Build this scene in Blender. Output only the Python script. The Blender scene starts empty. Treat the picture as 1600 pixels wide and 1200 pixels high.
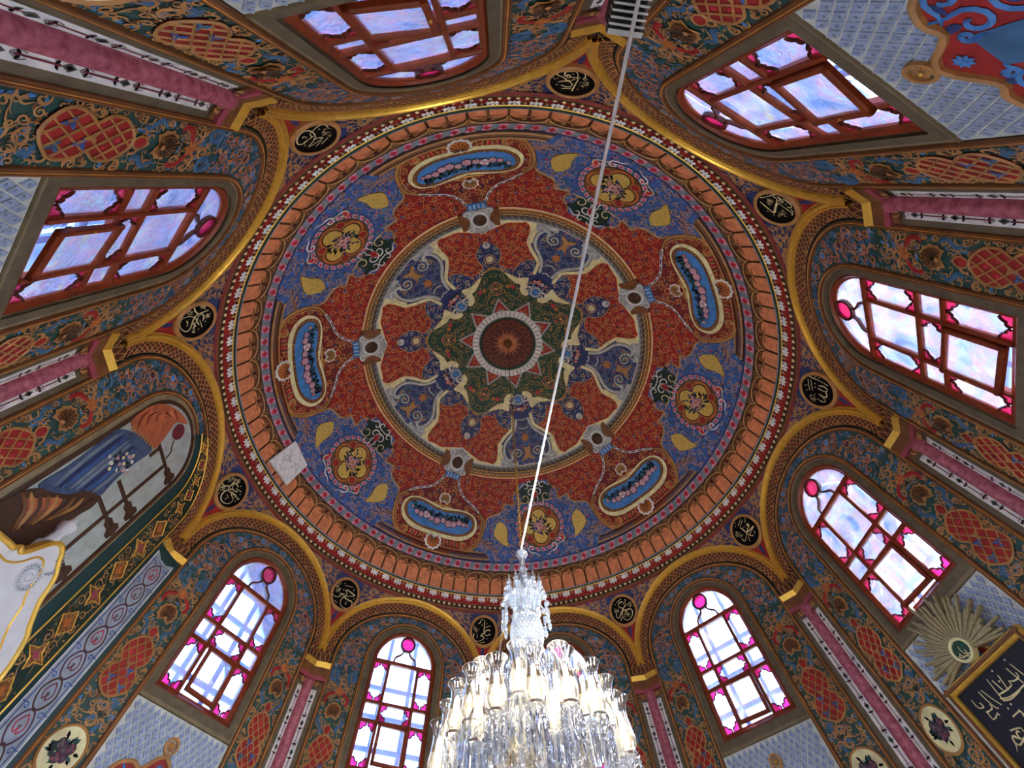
import bpy, math, random
import numpy as np
from mathutils import Matrix, Vector
from mathutils.geometry import delaunay_2d_cdt

# ------------------------------------------------------------------ scene units
# geometry is worked out in room units (1 = circumradius of the decagon), 1 unit = 5 m,
# height 0 = the springing of the gilt arches, 6.2 m above the floor
U, Z0 = 5.0, 6.2
def W(P):
    P = np.asarray(P, float) * U
    P[..., 2] += Z0
    return P
scene = bpy.context.scene
col = scene.collection

# ------------------------------------------------------------------ camera (fitted to the decagon)
CF = 639.0
CROT = np.array([0.4554, 0.0085, -0.186]); CPOS = np.array([0.0927, -0.7495, -0.9137])
def rodr(a):
    t = np.linalg.norm(a); k = a / t
    K = np.array([[0, -k[2], k[1]], [k[2], 0, -k[0]], [-k[1], k[0], 0]])
    return np.eye(3) + math.sin(t) * K + (1 - math.cos(t)) * K @ K
CR = rodr(CROT)
cam = bpy.data.cameras.new('camera'); camo = bpy.data.objects.new('camera', cam); col.objects.link(camo)
M = np.eye(4); M[:3, 0] = CR[0]; M[:3, 1] = -CR[1]; M[:3, 2] = -CR[2]; M[:3, 3] = W(CPOS.copy())
camo.matrix_world = Matrix(M.tolist())
cam.sensor_width = 36; cam.lens = 36 * CF / 1600; cam.clip_start = .02; cam.clip_end = 500
scene.camera = camo

# ------------------------------------------------------------------ sky, exposure
SUN_E = 18.0
world = bpy.data.worlds.new('world'); scene.world = world; world.use_nodes = True
wn = world.node_tree.nodes; wn.clear()
sky = wn.new('ShaderNodeTexSky'); sky.sky_type = 'NISHITA'; sky.sun_disc = False
sky.sun_elevation = math.radians(42); sky.sun_rotation = math.radians(100)
sky.altitude = 50; sky.air_density = 1.0; sky.dust_density = 2.5; sky.ozone_density = 1.0
bgn = wn.new('ShaderNodeBackground'); bgn.inputs[1].default_value = 1.5
wo = wn.new('ShaderNodeOutputWorld')
world.node_tree.links.new(sky.outputs[0], bgn.inputs[0]); world.node_tree.links.new(bgn.outputs[0], wo.inputs[0])
# daylight enters by windows, lower tier added: portals only guide the sampling of the sky
for n in range(1, 11):
    if n == 9: continue
    for (h0, h1, hw) in ((-.31, .14, .13), (-1.12, -.70, .135)):
        pl = bpy.data.lights.new('sky_portal', 'AREA'); pl.shape = 'RECTANGLE'; pl.size = 2 * hw * U; pl.size_y = (h1 - h0) * U; pl.cycles.is_portal = True
        A = math.radians(-90 + 36 * (n - 1)); po = bpy.data.objects.new('sky_portal', pl); col.objects.link(po)
        nv, tv = Vector((math.cos(A), math.sin(A), 0)), Vector((-math.sin(A), math.cos(A), 0))
        po.matrix_world = Matrix.Translation(nv * (1.065 * U) + Vector((0, 0, (h0 + h1) / 2 * U + Z0))) @ Matrix((tv, Vector((0, 0, 1)), nv)).transposed().to_4x4()
sun = bpy.data.lights.new('sun', 'SUN'); sun.energy = SUN_E; sun.angle = math.radians(1.0); sun.color = (1, .95, .88)
suno = bpy.data.objects.new('sun', sun); col.objects.link(suno); sa, se = math.radians(90 - 100), math.radians(42)
suno.rotation_euler = Vector((math.cos(sa) * math.cos(se), math.sin(sa) * math.cos(se), math.sin(se))).to_track_quat('Z', 'Y').to_euler()
vs = scene.view_settings
vs.view_transform = 'Standard'; vs.look = 'None'; vs.gamma = 1; vs.use_curve_mapping = False
vs.exposure = 1.3
BULB_WATT = 8.5

# ------------------------------------------------------------------ materials
def lin(h):
    h = h.lstrip('#'); c = [int(h[i:i + 2], 16) / 255 for i in (0, 2, 4)]
    return tuple((x / 12.92 if x <= .04045 else ((x + .055) / 1.055) ** 2.4) for x in c) + (1,)
MATS = {}
def mat(name, hexc, rough=.6, metal=0, var=.22, scale=9.0, bump=.15, hex2=None, bscale=60):
    if name in MATS: return MATS[name]
    m = bpy.data.materials.new(name); m.use_nodes = True
    nt = m.node_tree; b = nt.nodes['Principled BSDF']
    b.inputs['Roughness'].default_value = rough; b.inputs['Metallic'].default_value = metal
    geo = nt.nodes.new('ShaderNodeNewGeometry')
    nz = nt.nodes.new('ShaderNodeTexNoise'); nz.inputs['Scale'].default_value = scale; nz.inputs['Detail'].default_value = 5
    nt.links.new(geo.outputs['Position'], nz.inputs['Vector'])
    rp = nt.nodes.new('ShaderNodeValToRGB'); c = lin(hexc)
    c2 = lin(hex2) if hex2 else c
    rp.color_ramp.elements[0].position = .3; rp.color_ramp.elements[1].position = .7
    rp.color_ramp.elements[0].color = tuple(x * (1 - var) for x in c[:3]) + (1,)
    rp.color_ramp.elements[1].color = tuple(min(1, x * (1 + var)) for x in c2[:3]) + (1,)
    nt.links.new(nz.outputs['Fac'], rp.inputs['Fac']); nt.links.new(rp.outputs['Color'], b.inputs['Base Color'])
    if bump:
        n2 = nt.nodes.new('ShaderNodeTexNoise'); n2.inputs['Scale'].default_value = bscale; n2.inputs['Detail'].default_value = 2
        nt.links.new(geo.outputs['Position'], n2.inputs['Vector'])
        bp = nt.nodes.new('ShaderNodeBump'); bp.inputs['Strength'].default_value = bump; bp.inputs['Distance'].default_value = .01
        nt.links.new(n2.outputs['Fac'], bp.inputs['Height']); nt.links.new(bp.outputs['Normal'], b.inputs['Normal'])
    MATS[name] = m
    return m
def glass_mat(name, tint, refl=.18, rough=.04, wave=.25, diff=0.0, dcol=(1, 1, 1, 1), back=.45):
    if name in MATS: return MATS[name]
    m = bpy.data.materials.new(name); m.use_nodes = True; nt = m.node_tree; nt.nodes.clear(); L = nt.links
    out = nt.nodes.new('ShaderNodeOutputMaterial')
    tr = nt.nodes.new('ShaderNodeBsdfTransparent'); tr.inputs[0].default_value = tint
    gl = nt.nodes.new('ShaderNodeBsdfGlossy'); gl.inputs['Roughness'].default_value = rough
    geo = nt.nodes.new('ShaderNodeNewGeometry')
    nz = nt.nodes.new('ShaderNodeTexNoise'); nz.inputs['Scale'].default_value = 5; nz.inputs['Detail'].default_value = 3
    nz.inputs['Distortion'].default_value = 1.5
    L.new(geo.outputs['Position'], nz.inputs['Vector'])
    bp = nt.nodes.new('ShaderNodeBump'); bp.inputs['Strength'].default_value = wave; bp.inputs['Distance'].default_value = .05
    L.new(nz.outputs['Fac'], bp.inputs['Height']); L.new(bp.outputs['Normal'], gl.inputs['Normal'])
    lw = nt.nodes.new('ShaderNodeFresnel'); lw.inputs[0].default_value = 1.5
    mp = nt.nodes.new('ShaderNodeMapRange'); mp.inputs[3].default_value = refl * .35; mp.inputs[4].default_value = 1.0
    L.new(lw.outputs[0], mp.inputs[0])
    mx = nt.nodes.new('ShaderNodeMixShader'); L.new(mp.outputs[0], mx.inputs[0]); L.new(tr.outputs[0], mx.inputs[1]); L.new(gl.outputs[0], mx.inputs[2])
    last = mx
    if diff:
        tl = nt.nodes.new('ShaderNodeBsdfTranslucent'); tl.inputs[0].default_value = dcol
        df = nt.nodes.new('ShaderNodeBsdfDiffuse'); df.inputs[0].default_value = dcol
        ad = nt.nodes.new('ShaderNodeMixShader'); ad.inputs[0].default_value = back
        L.new(tl.outputs[0], ad.inputs[1]); L.new(df.outputs[0], ad.inputs[2])
        m2 = nt.nodes.new('ShaderNodeMixShader'); m2.inputs[0].default_value = diff
        L.new(mx.outputs[0], m2.inputs[1]); L.new(ad.outputs[0], m2.inputs[2]); last = m2
    L.new(last.outputs[0], out.inputs[0]); MATS[name] = m
    return m
def pane_mat():
    """old wavy window glass with reflections painted in as faint pastel colour"""
    if 'pane' in MATS: return MATS['pane']
    m = glass_mat('pane', (.8, .88, 1, 1), .2, .03, .5, .22, (.8, .85, .95, 1), .08); nt = m.node_tree; L = nt.links
    geo = nt.nodes.new('ShaderNodeNewGeometry')
    nz = nt.nodes.new('ShaderNodeTexNoise'); nz.inputs['Scale'].default_value = 2.2; nz.inputs['Detail'].default_value = 4; nz.inputs['Distortion'].default_value = 2.6
    L.new(geo.outputs['Position'], nz.inputs['Vector'])
    rp = nt.nodes.new('ShaderNodeValToRGB'); e = rp.color_ramp.elements  # pastel ramp stands in for reflections of sky and painted interior
    e[0].position = .32; e[0].color = lin('#6f9fe8'); e[1].position = .7; e[1].color = lin('#f6e3bd')
    for p, c in ((.42, '#a9c6fa'), (.5, '#bdb4f2'), (.545, '#e6bfe0'), (.58, '#a4d0f4'), (.64, '#c9dcfa')):
        k = e.new(p); k.color = lin(c)
    L.new(nz.outputs['Fac'], rp.inputs['Fac'])
    for n in nt.nodes:
        if n.type in ('BSDF_TRANSLUCENT', 'BSDF_DIFFUSE'): L.new(rp.outputs[0], n.inputs[0])
    return m
def emit_mat(name, colr, s):
    m = bpy.data.materials.new(name); m.use_nodes = True; nt = m.node_tree; nt.nodes.clear()
    e = nt.nodes.new('ShaderNodeEmission'); e.inputs[0].default_value = colr; e.inputs[1].default_value = s
    o = nt.nodes.new('ShaderNodeOutputMaterial'); nt.links.new(e.outputs[0], o.inputs[0]); MATS[name] = m
    return m
PAL = dict(
    red=('#a32421', .6), dred=('#7d2122', .6), crimson=('#cc2c48', .55), darkred=('#54191c', .6), blue=('#3f66ad', .6), navy=('#293a74', .6),
    skyblue=('#468bd6', .55), teal=('#1f5a5c', .6), green=('#1f4b3c', .6), dkgreen=('#14322a', .6), white=('#eef4f7', .55),
    grey=('#aab2b5', .6), dgrey=('#66635f', .6), cream=('#f2e8b4', .55), pink=('#e0a0ba', .55), slate=('#8093a6', .6),
    brown=('#7d4f2a', .55), dbrown=('#4a2f1e', .6), tan=('#b98850', .5), orange=('#c07032', .55), salmon=('#ee9a6a', .65),
    brick=('#c06a45', .65), black=('#050507', .6), beige=('#8f8266', .7), taupe=('#6b604b', .7), lattice=('#61321f', .6),
    floral=('#2b5450', .6), fblue=('#3f6f9b', .6), maroon=('#7a2f3c', .5), rose=('#a2485c', .55), purple=('#5a3350', .6), flower=('#d2a5b4', .6), stone=('#9aa9bb', .6))
for k, (h, r) in PAL.items(): mat(k, h, r)
mat('gold', '#f0c455', .28, .55, .12, 14, .12); mat('goldleaf', '#e0c263', .45, .25, .3, 40, .5); mat('giltline', '#e0aa5c', .45, .1, .2)
mat('paleline', '#e2d5a2', .5, .05, .2); MATS['black'].node_tree.nodes['Principled BSDF'].inputs['Specular IOR Level'].default_value = .12; mat('wood', '#8a3a1c', .32, 0, .25, 12, .1); mat('wood_dark', '#54200f', .35, 0, .25, 12, .1)
mat('colonnette', '#a04458', .42, 0, .2, 20, .2, '#b8687a'); mat('tile', '#8ea6d8', .35, 0, .2, 25, .25, '#a3b6d8'); mat('tile_joint', '#d2dad6', .5)
mat('marble', '#e4ebf2', .4, 0, .12, 14, .3, '#f2f4f6'); mat('teal_wall', '#173f42', .55); mat('carved_white', '#dfe3ea', .4, 0, .06); mat('plaster', '#c9ccd2', .7, 0, .1)
mat('carpet', '#cdb595', .9); mat('ground', '#bdbab0', .9); mat('curtain', '#44597f', .6, 0, .3, 10); mat('painted_pane', '#b6c4c4', .6, 0, .15, 8); mat('sunray', '#a99d76', .4, .25, .2, 30); mat('dado', '#a79b86', .6); mat('metal_grey', '#aeb7c0', .3, .7, .05); mat('dark_metal', '#2a2c33', .4, .6, .05)
mat('brass', '#b98f3e', .3, .8, .1); mat('chain_dark', '#3a3226', .4, .5, .1); mat('cable_white', '#e8ecf2', .4, 0, .03); mat('reveal', '#9dbdf8', .7, 0, .05)  # reveal colour carries the blue of skylit shade
pane_mat()
glass_mat('redglass', (.62, .02, .12, 1), .2, .08, .3, .35, (.8, .02, .14, 1))
glass_mat('clearpane', (.95, .97, 1, 1), .1, .03, .2)
glass_mat('crystal', (.93, .96, 1, 1), .5, .12, .6, .1, (.93, .96, 1, 1))
glass_mat('crystal_warm', (1, .97, .88, 1), .5, .12, .6, .15, (1, .95, .82, 1))
glass_mat('crystal_frost', (.85, .92, 1, 1), .6, .1, .5, .2, (.86, .93, 1, 1))
glass_mat('prism_glass', (.86, .91, 1, 1), .9, .05, .8, .05, (.9, .95, 1, 1))
glass_mat('shade_glass', (.97, .98, 1, 1), .55, .06, .2, .03, (1, 1, 1, 1))
glass_mat('frosted', (1, .98, .92, 1), .3, .2, .2, .2, (1, .97, .88, 1))
emit_mat('bulb', (1, .82, .5, 1), 7)

# ------------------------------------------------------------------ mesh building
class MB:
    def __init__(s): s.v = []; s.f = []; s.m = []; s.n = 0; s.mats = []
    def mi(s, name):
        if name not in s.mats: s.mats.append(name)
        return s.mats.index(name)
    def add(s, V, F, m):
        """V in room units"""
        k = s.mi(m); V = np.asarray(V, float).reshape(-1, 3); s.v.append(V)
        for f in F: s.f.append(tuple(int(i) + s.n for i in f)); s.m.append(k)
        s.n += len(V)
    def build(s, name, parent=None, smooth=False, metres=False, **props):
        me = bpy.data.meshes.new(name)
        V = np.concatenate(s.v) if s.v else np.zeros((0, 3))
        if not metres: V = W(V)
        me.from_pydata(V.tolist(), [], s.f)
        for m in s.mats: me.materials.append(MATS[m])
        if len(s.mats) > 1: me.polygons.foreach_set('material_index', s.m)
        if smooth: me.polygons.foreach_set('use_smooth', [True] * len(me.polygons))
        me.update()
        return link(name, me, parent, **props)
def link(name, data, parent=None, **props):
    o = bpy.data.objects.new(name, data); col.objects.link(o)
    if parent is not None: o.parent = parent
    for k, v in props.items(): o[k] = v
    return o
def empty(name, loc=(0, 0, 0), **props):
    o = link(name, None, None, **props); o.location = loc; o.empty_display_size = .1
    return o
def adopt(o, p):
    """parent keeping the world position (parents are only translated)"""
    o.parent = p
    o.matrix_parent_inverse = Matrix.Translation(-p.location)
def rotz(V, deg):
    a = math.radians(deg); c, s = math.cos(a), math.sin(a)
    V = np.asarray(V); return np.stack([V[:, 0] * c - V[:, 1] * s, V[:, 0] * s + V[:, 1] * c, V[:, 2]], 1)

# ------------------------------------------------------------------ surfaces: map (u,v) -> point, inward normal
RS, HS = .957, .168
class Dome:
    def __init__(s, az0=0): s.az0 = az0
    def P(s, uv, off=0.):
        uv = np.asarray(uv, float).reshape(-1, 2); a = np.radians(uv[:, 0] + s.az0); p = np.radians(uv[:, 1])
        d = np.stack([np.sin(p) * np.cos(a), np.sin(p) * np.sin(a), np.cos(p)], 1)
        off = np.asarray(off).reshape(-1, 1) if np.ndim(off) else off
        return d * (RS - off) + np.array([0, 0, HS])
    def N(s, uv):
        P = s.P(uv) - np.array([0, 0, HS]); return -P / np.linalg.norm(P, axis=1, keepdims=True)
    def iso(s, uv): return np.stack([uv[:, 0] * np.sin(np.radians(uv[:, 1])), uv[:, 1]], 1) * (math.pi / 180 * RS)
    def loc(s, c, xy):   # local metric offsets (room units) about centre c=(az,phi)
        xy = np.asarray(xy, float).reshape(-1, 2); ph = c[1] + np.degrees(xy[:, 1] / RS)
        return np.stack([c[0] + np.degrees(xy[:, 0] / (RS * np.sin(np.radians(ph)))), ph], 1)
class Wall:
    def __init__(s, n, a=.9605):
        s.A = math.radians(-90 + 36 * (n - 1)); s.a = a
        s.nv = np.array([math.cos(s.A), math.sin(s.A), 0]); s.tv = np.array([-math.sin(s.A), math.cos(s.A), 0])
    def P(s, uv, off=0.):
        uv = np.asarray(uv, float).reshape(-1, 2)
        off = np.asarray(off).reshape(-1, 1) if np.ndim(off) else off
        return s.nv * (s.a - off) + s.tv * uv[:, :1] + np.array([0, 0, 1.]) * uv[:, 1:]
    def N(s, uv): return np.repeat(-s.nv[None], len(np.asarray(uv).reshape(-1, 2)), 0)
    def iso(s, uv): return uv
    def loc(s, c, xy): return np.asarray(xy, float).reshape(-1, 2) + np.array(c)
class Plane:
    def __init__(s, o, e1, e2, n): s.o, s.e1, s.e2, s.n = map(np.asarray, (o, e1, e2, n))
    def P(s, uv, off=0.):
        uv = np.asarray(uv, float).reshape(-1, 2)
        off = np.asarray(off).reshape(-1, 1) if np.ndim(off) else off
        return s.o + s.e1 * uv[:, :1] + s.e2 * uv[:, 1:] + s.n * off
    def N(s, uv): return np.repeat(s.n[None], len(np.asarray(uv).reshape(-1, 2)), 0)
    def iso(s, uv): return uv
    def loc(s, c, xy): return np.asarray(xy, float).reshape(-1, 2) + np.array(c)
AG, AW, BH = .951, .309, .262        # gilt arch: apothem, half width, rise
RT, HT = .949, .281                  # foot of the cornice ring
class Pend:
    """pendentive about vertex k: u = degrees from the vertex, v = 0 at the arch .. 1 at the ring"""
    def __init__(s, k): s.A = -72 + 36 * k
    def P(s, uv, off=0.):
        uv = np.asarray(uv, float).reshape(-1, 2); u, t = uv[:, 0], uv[:, 1]
        d = np.radians(18 - np.abs(u)); ss = np.clip(AG * np.tan(d) / AW, -1, 1)
        ha = BH * np.sqrt(1 - ss ** 2); ra = AG / np.cos(d)
        b = .013 * (HT - ha) / .28
        r = ra + (RT - ra) * t + b * 4 * t * (1 - t); h = ha + (HT - ha) * t
        r = r - off; h = h - np.asarray(off) * .2
        a = np.radians(s.A + u); return np.stack([r * np.cos(a), r * np.sin(a), h], 1)
    def N(s, uv):
        uv = np.asarray(uv, float).reshape(-1, 2); e = 1e-3
        a = s.P(uv + [e, 0]) - s.P(uv - [e, 0]); b = s.P(uv + [0, e]) - s.P(uv - [0, e])
        n = np.cross(a, b); n /= np.linalg.norm(n, axis=1, keepdims=True) + 1e-12
        c = -s.P(uv) * [1, 1, 0]; n *= np.sign((n * c).sum(1))[:, None]; return n
    def iso(s, uv): return np.stack([uv[:, 0] * .0168, uv[:, 1] * .28], 1)
    def loc(s, c, xy):
        xy = np.asarray(xy, float).reshape(-1, 2); return np.stack([c[0] + xy[:, 0] / .0168, c[1] + xy[:, 1] / .28], 1)

# photo pixel -> direction -> point on a surface
def ray(x, y):
    d = np.array([(x - 800) / CF, (y - 600) / CF, 1.]) @ CR; return d / np.linalg.norm(d)
def px_dome(crop, pts, az0):
    ox, oy, sc = crop; r = []
    for x, y in pts:
        d = ray(ox + x / sc, oy + y / sc); o = CPOS - np.array([0, 0, HS]); b = o @ d
        Q = o + (-b + math.sqrt(b * b - o @ o + RS * RS)) * d
        r.append(((math.degrees(math.atan2(Q[1], Q[0])) - az0 + 180) % 360 - 180, math.degrees(math.acos(Q[2] / RS))))
    return r
def px_plane(crop, pts, o, e1, e2, n):
    ox, oy, sc = crop; r = []
    for x, y in pts:
        d = ray(ox + x / sc, oy + y / sc); t = ((o - CPOS) @ n) / (d @ n); Q = CPOS + t * d - o
        r.append((Q @ e1, Q @ e2))
    return r
def px_wall(n, crop, pts, a=.9605):
    w = Wall(n, a); return px_plane(crop, pts, w.nv * a, w.tv, np.array([0, 0, 1.]), -w.nv)
def mir(half):
    """outline from a right half traced from the axis round to the axis"""
    return [tuple(p) for p in half] + [(-p[0], p[1]) for p in reversed(half)]

# ------------------------------------------------------------------ drawing
def inpoly(P, poly):
    P = np.asarray(P); x, y = P[:, 0], P[:, 1]; c = np.zeros(len(P), bool); q = np.asarray(poly); j = len(q) - 1
    for i in range(len(q)):
        xi, yi = q[i]; xj, yj = q[j]
        if yi != yj:
            k = ((yi > y) != (yj > y)) & (x < (xj - xi) * (y - yi) / (yj - yi) + xi); c ^= k
        j = i
    return c
def smoothc(pts, n=4, closed=True):
    """Catmull-Rom"""
    p = np.asarray(pts, float); N = len(p); out = []
    for i in range(N if closed else N - 1):
        if closed: a, b, c, d = p[i - 1], p[i], p[(i + 1) % N], p[(i + 2) % N]
        else: a, b, c, d = p[max(i - 1, 0)], p[i], p[i + 1], p[min(i + 2, N - 1)]
        for k in range(n):
            t = k / n
            out.append(.5 * (2 * b + (c - a) * t + (2 * a - 5 * b + 4 * c - d) * t * t + (3 * b - a - 3 * c + d) * t ** 3))
    if not closed: out.append(p[-1])
    return np.array(out)
def fill(mb, S, poly, m, off, step=.03, holes=(), rots=(0,), edge=.0):
    """fill a 2-D outline on surface S at height off; edge>0 adds a rim wall down to the surface"""
    poly = np.asarray(poly, float); loops = [poly] + [np.asarray(h, float) for h in holes]
    iso = [S.iso(l) for l in loops]; V = np.concatenate(iso); UV = np.concatenate(loops); E = []; n = 0
    for l in loops:
        k = len(l); E += [(n + i, n + (i + 1) % k) for i in range(k)]; n += k
    lo, hi = iso[0].min(0), iso[0].max(0); pts = V; uvs = UV
    if step and max(hi - lo) > step * 1.5:
        ulo, uhi = poly.min(0), poly.max(0)
        nx = max(2, int((hi - lo)[0] / step) + 1); ny = max(2, int((hi - lo)[1] / step) + 1)
        g = np.stack(np.meshgrid(np.linspace(ulo[0], uhi[0], nx + 1), np.linspace(ulo[1], uhi[1], ny + 1)), -1).reshape(-1, 2)
        ins = inpoly(g, poly)
        for h in holes: ins &= ~inpoly(g, h)
        g = g[ins]
        if len(g): uvs = np.concatenate([UV, g]); pts = np.concatenate([V, S.iso(g)])
    vo, eo, fo, ov, oe, of = delaunay_2d_cdt([Vector(p) for p in pts.tolist()], E, [], 0, 1e-7)
    idx = [o[0] if o else -1 for o in ov]
    cen = np.array([[sum(vo[i].x for i in f) / 3, sum(vo[i].y for i in f) / 3] for f in fo])
    ins = inpoly(cen, iso[0])
    for h in iso[1:]: ins &= ~inpoly(cen, h)
    good = [f for f, k in zip(fo, ins) if k and all(idx[i] >= 0 for i in f)]
    F = [tuple(idx[i] for i in f) for f in good]
    P = S.P(uvs, off); nb = len(UV)
    if edge:
        base = S.P(UV, off - edge); k = len(P); P = np.concatenate([P, base])
        F = F + [(a, b, k + b, k + a) for a, b in E]
    for r in rots: mb.add(rotz(P, r) if r else P, F, m)
def stroke(mb, S, pts, w, m, off, rise=.0006, closed=False, rots=(0,), taper=False):
    pts = np.asarray(pts, float); n = len(pts)
    if n < 2: return
    P = S.P(pts, off); N = S.N(pts)
    T = np.roll(P, -1, 0) - np.roll(P, 1, 0)
    if not closed: T[0] = P[1] - P[0]; T[-1] = P[-1] - P[-2]
    B = np.cross(N, T); B /= np.linalg.norm(B, axis=1, keepdims=True) + 1e-12
    ww = np.full(n, w / 2.) if np.ndim(w) == 0 else np.asarray(w) / 2
    if taper: ww = ww * np.clip(np.sin(np.linspace(.15, math.pi - .15, n)) * 1.4, .15, 1)
    ww = ww[:, None]
    V = np.concatenate([P - B * ww, P + N * rise, P + B * ww]); F = []
    for i in range(n if closed else n - 1):
        j = (i + 1) % n; F += [(i, j, n + j, n + i), (n + i, n + j, 2 * n + j, 2 * n + i)]
    for r in rots: mb.add(rotz(V, r) if r else V, F, m)
def circ(c, r, n=24, ry=None, a0=0): 
    t = np.linspace(0, 2 * math.pi, n, endpoint=False) + a0; return np.stack([c[0] + r * np.cos(t), c[1] + (ry or r) * np.sin(t)], 1)
def fan(mb, S, poly, m, off, rots=(0,), dome=.0):
    """cheap fill for small convex-ish blobs, raised in the middle"""
    poly = np.asarray(poly, float); n = len(poly); c = poly.mean(0)
    P = np.concatenate([S.P(poly, off), S.P(c[None], off + dome)]); F = [(i, (i + 1) % n, n) for i in range(n)]
    for r in rots: mb.add(rotz(P, r) if r else P, F, m)
def leafshape(L, w, ang, bend=.25, n=5):
    t = np.linspace(0, 1, n + 1); up = np.stack([t * L, w * np.sin(math.pi * t ** .8) + bend * L * t * t], 1)
    dn = np.stack([t * L, -w * np.sin(math.pi * t ** .8) + bend * L * t * t], 1)[::-1][1:-1]
    p = np.concatenate([up, dn]); c, s = math.cos(ang), math.sin(ang)
    return np.stack([p[:, 0] * c - p[:, 1] * s, p[:, 0] * s + p[:, 1] * c], 1)
def spiral(R, a0, sense, turns=1.35, n=15, tail=1.0):
    t = np.linspace(0, 1, n); r = R * (1 - .82 * t); a = a0 + sense * t * turns * 2 * math.pi
    p = np.stack([r * np.cos(a), r * np.sin(a)], 1)
    tl = []
    if tail:
        d = np.array([math.sin(a0), -math.cos(a0)]) * sense; o = np.array([math.cos(a0), math.sin(a0)])
        for q in (1.0, .66, .33): tl.append(p[0] + d * R * tail * 1.5 * q + o * R * tail * .9 * q * q)
        p = np.concatenate([np.array(tl), p])
    return p
def scatter(poly, dmin, rng, excl=(), iso=lambda p: p, tries=2500):
    poly = np.asarray(poly, float); lo, hi = poly.min(0), poly.max(0)
    c = rng.random((tries, 2)) * (hi - lo) + lo; ok = inpoly(c, poly)
    for e in excl: ok &= ~inpoly(c, e)
    c = c[ok]; q = iso(c); keep = []; kq = np.zeros((0, 2))
    for i in range(len(c)):
        if len(kq) == 0 or ((kq - q[i]) ** 2).sum(1).min() > dmin * dmin: keep.append(i); kq = np.concatenate([kq, q[i:i + 1]])
    return c[keep]
def scrolls(S, poly, dmin, rng, line, leaves, off, excl=(), w=.0022, mbl=None, mbf=None, rots=(0,), mirror=False, tries=2500, leafp=.9, leafk=1.):
    """arabesque: spirals with tails and small leaves packed inside an outline"""
    C = scatter(poly, dmin, rng, excl, S.iso, tries)
    for c in C:
        R = dmin * rng.uniform(.42, .6); a0 = rng.uniform(0, 6.28); sn = rng.choice((-1, 1))
        sp = spiral(R, a0, sn, rng.uniform(1., 1.5)); lv = []
        for k in range(2):
            if rng.random() < leafp:
                b = a0 + rng.uniform(0, 6.28); lv.append((leafshape(dmin * leafk * rng.uniform(.45, .75), dmin * leafk * rng.uniform(.1, .17), b + 1.2, .3) + np.array([math.cos(b), math.sin(b)]) * R * rng.uniform(.5, 1.0), leaves[rng.integers(len(leaves))]))
        tw = spiral(R * .5, a0 + 2.5, -sn, .7, 8, 0) + np.array([math.cos(a0 + 2), math.sin(a0 + 2)]) * R * 1.2
        def clip(q):
            r = S.loc(c, q); k = inpoly(r, poly)
            for e in excl: k &= ~inpoly(r, e)
            return k
        def trim(q, tip):      # keep the run of points that stays inside the outline
            k = clip(q)
            if tip: k = k[::-1]
            n = len(k) if k.all() else int(np.argmin(k)); return q[len(q) - n:] if tip else q[:n]
        sp = trim(sp, True); tw = trim(tw, True); lv = [l for l in lv if clip(l[0]).all()]
        for mm in ((1, -1) if mirror else (1,)):
            def mp(q):
                r = S.loc(c, q); r[:, 0] *= mm; return r
            if len(sp) > 2: stroke(mbl, S, mp(sp), w, line, off + .0006, .0005, rots=rots, taper=True)
            if len(tw) > 2: stroke(mbl, S, mp(tw), w * .8, line, off + .0006, .0005, rots=rots, taper=True)
            for q, m in lv: fan(mbf, S, mp(q), m, off + .0003, rots, .0006)
    return C
def lathe(mb, prof, m, n=40, c=(0, 0), smooth=True):
    """prof: [(r,h)] in room units about a vertical axis"""
    prof = np.asarray(prof, float); t = np.linspace(0, 2 * math.pi, n, endpoint=False); k = len(prof)
    V = np.stack([c[0] + prof[:, 0][:, None] * np.cos(t), c[1] + prof[:, 0][:, None] * np.sin(t), np.repeat(prof[:, 1][:, None], n, 1)], -1).reshape(-1, 3)
    F = [(i * n + j, i * n + (j + 1) % n, (i + 1) * n + (j + 1) % n, (i + 1) * n + j) for i in range(k - 1) for j in range(n)]
    mb.add(V, F, m)
def tube(mb, P, r, m, n=8, caps=True):
    """P: (N,3) room units"""
    P = np.asarray(P, float); k = len(P); T = np.gradient(P, axis=0); T /= np.linalg.norm(T, axis=1, keepdims=True) + 1e-12
    up = np.array([0, 0, 1.]) if abs(T[0][2]) < .9 else np.array([1., 0, 0]); V = []
    rr = np.full(k, r) if np.ndim(r) == 0 else np.asarray(r)
    for i in range(k):
        b = np.cross(T[i], up); b /= np.linalg.norm(b) + 1e-12; c = np.cross(b, T[i]); up = c
        t = np.linspace(0, 2 * math.pi, n, endpoint=False); V.append(P[i] + rr[i] * (np.outer(np.cos(t), b) + np.outer(np.sin(t), c)))
    F = [(i * n + j, i * n + (j + 1) % n, (i + 1) * n + (j + 1) % n, (i + 1) * n + j) for i in range(k - 1) for j in range(n)]
    if caps: F += [tuple(range(n))[::-1], tuple((k - 1) * n + j for j in range(n))]
    mb.add(np.concatenate(V), F, m)
def bar(mb, S, p, q, w, d, m, off=0., bev=.25):
    """bar of width w and depth d standing on surface S between two 2-D points"""
    p, q = np.array(p, float), np.array(q, float); t = (q - p) / np.linalg.norm(q - p); b = np.array([-t[1], t[0]]) * w / 2
    o = [p - b, q - b, q + b, p + b]; i = [p - b * (1 - bev), q - b * (1 - bev), q + b * (1 - bev), p + b * (1 - bev)]
    V = np.concatenate([S.P(o, off), S.P(o, off + d * .7), S.P(i, off + d)])
    F = [(0, 1, 5, 4), (1, 2, 6, 5), (2, 3, 7, 6), (3, 0, 4, 7), (4, 5, 9, 8), (5, 6, 10, 9), (6, 7, 11, 10), (7, 4, 8, 11), (8, 9, 10, 11), (3, 2, 1, 0)]
    mb.add(V, F, m)
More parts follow.
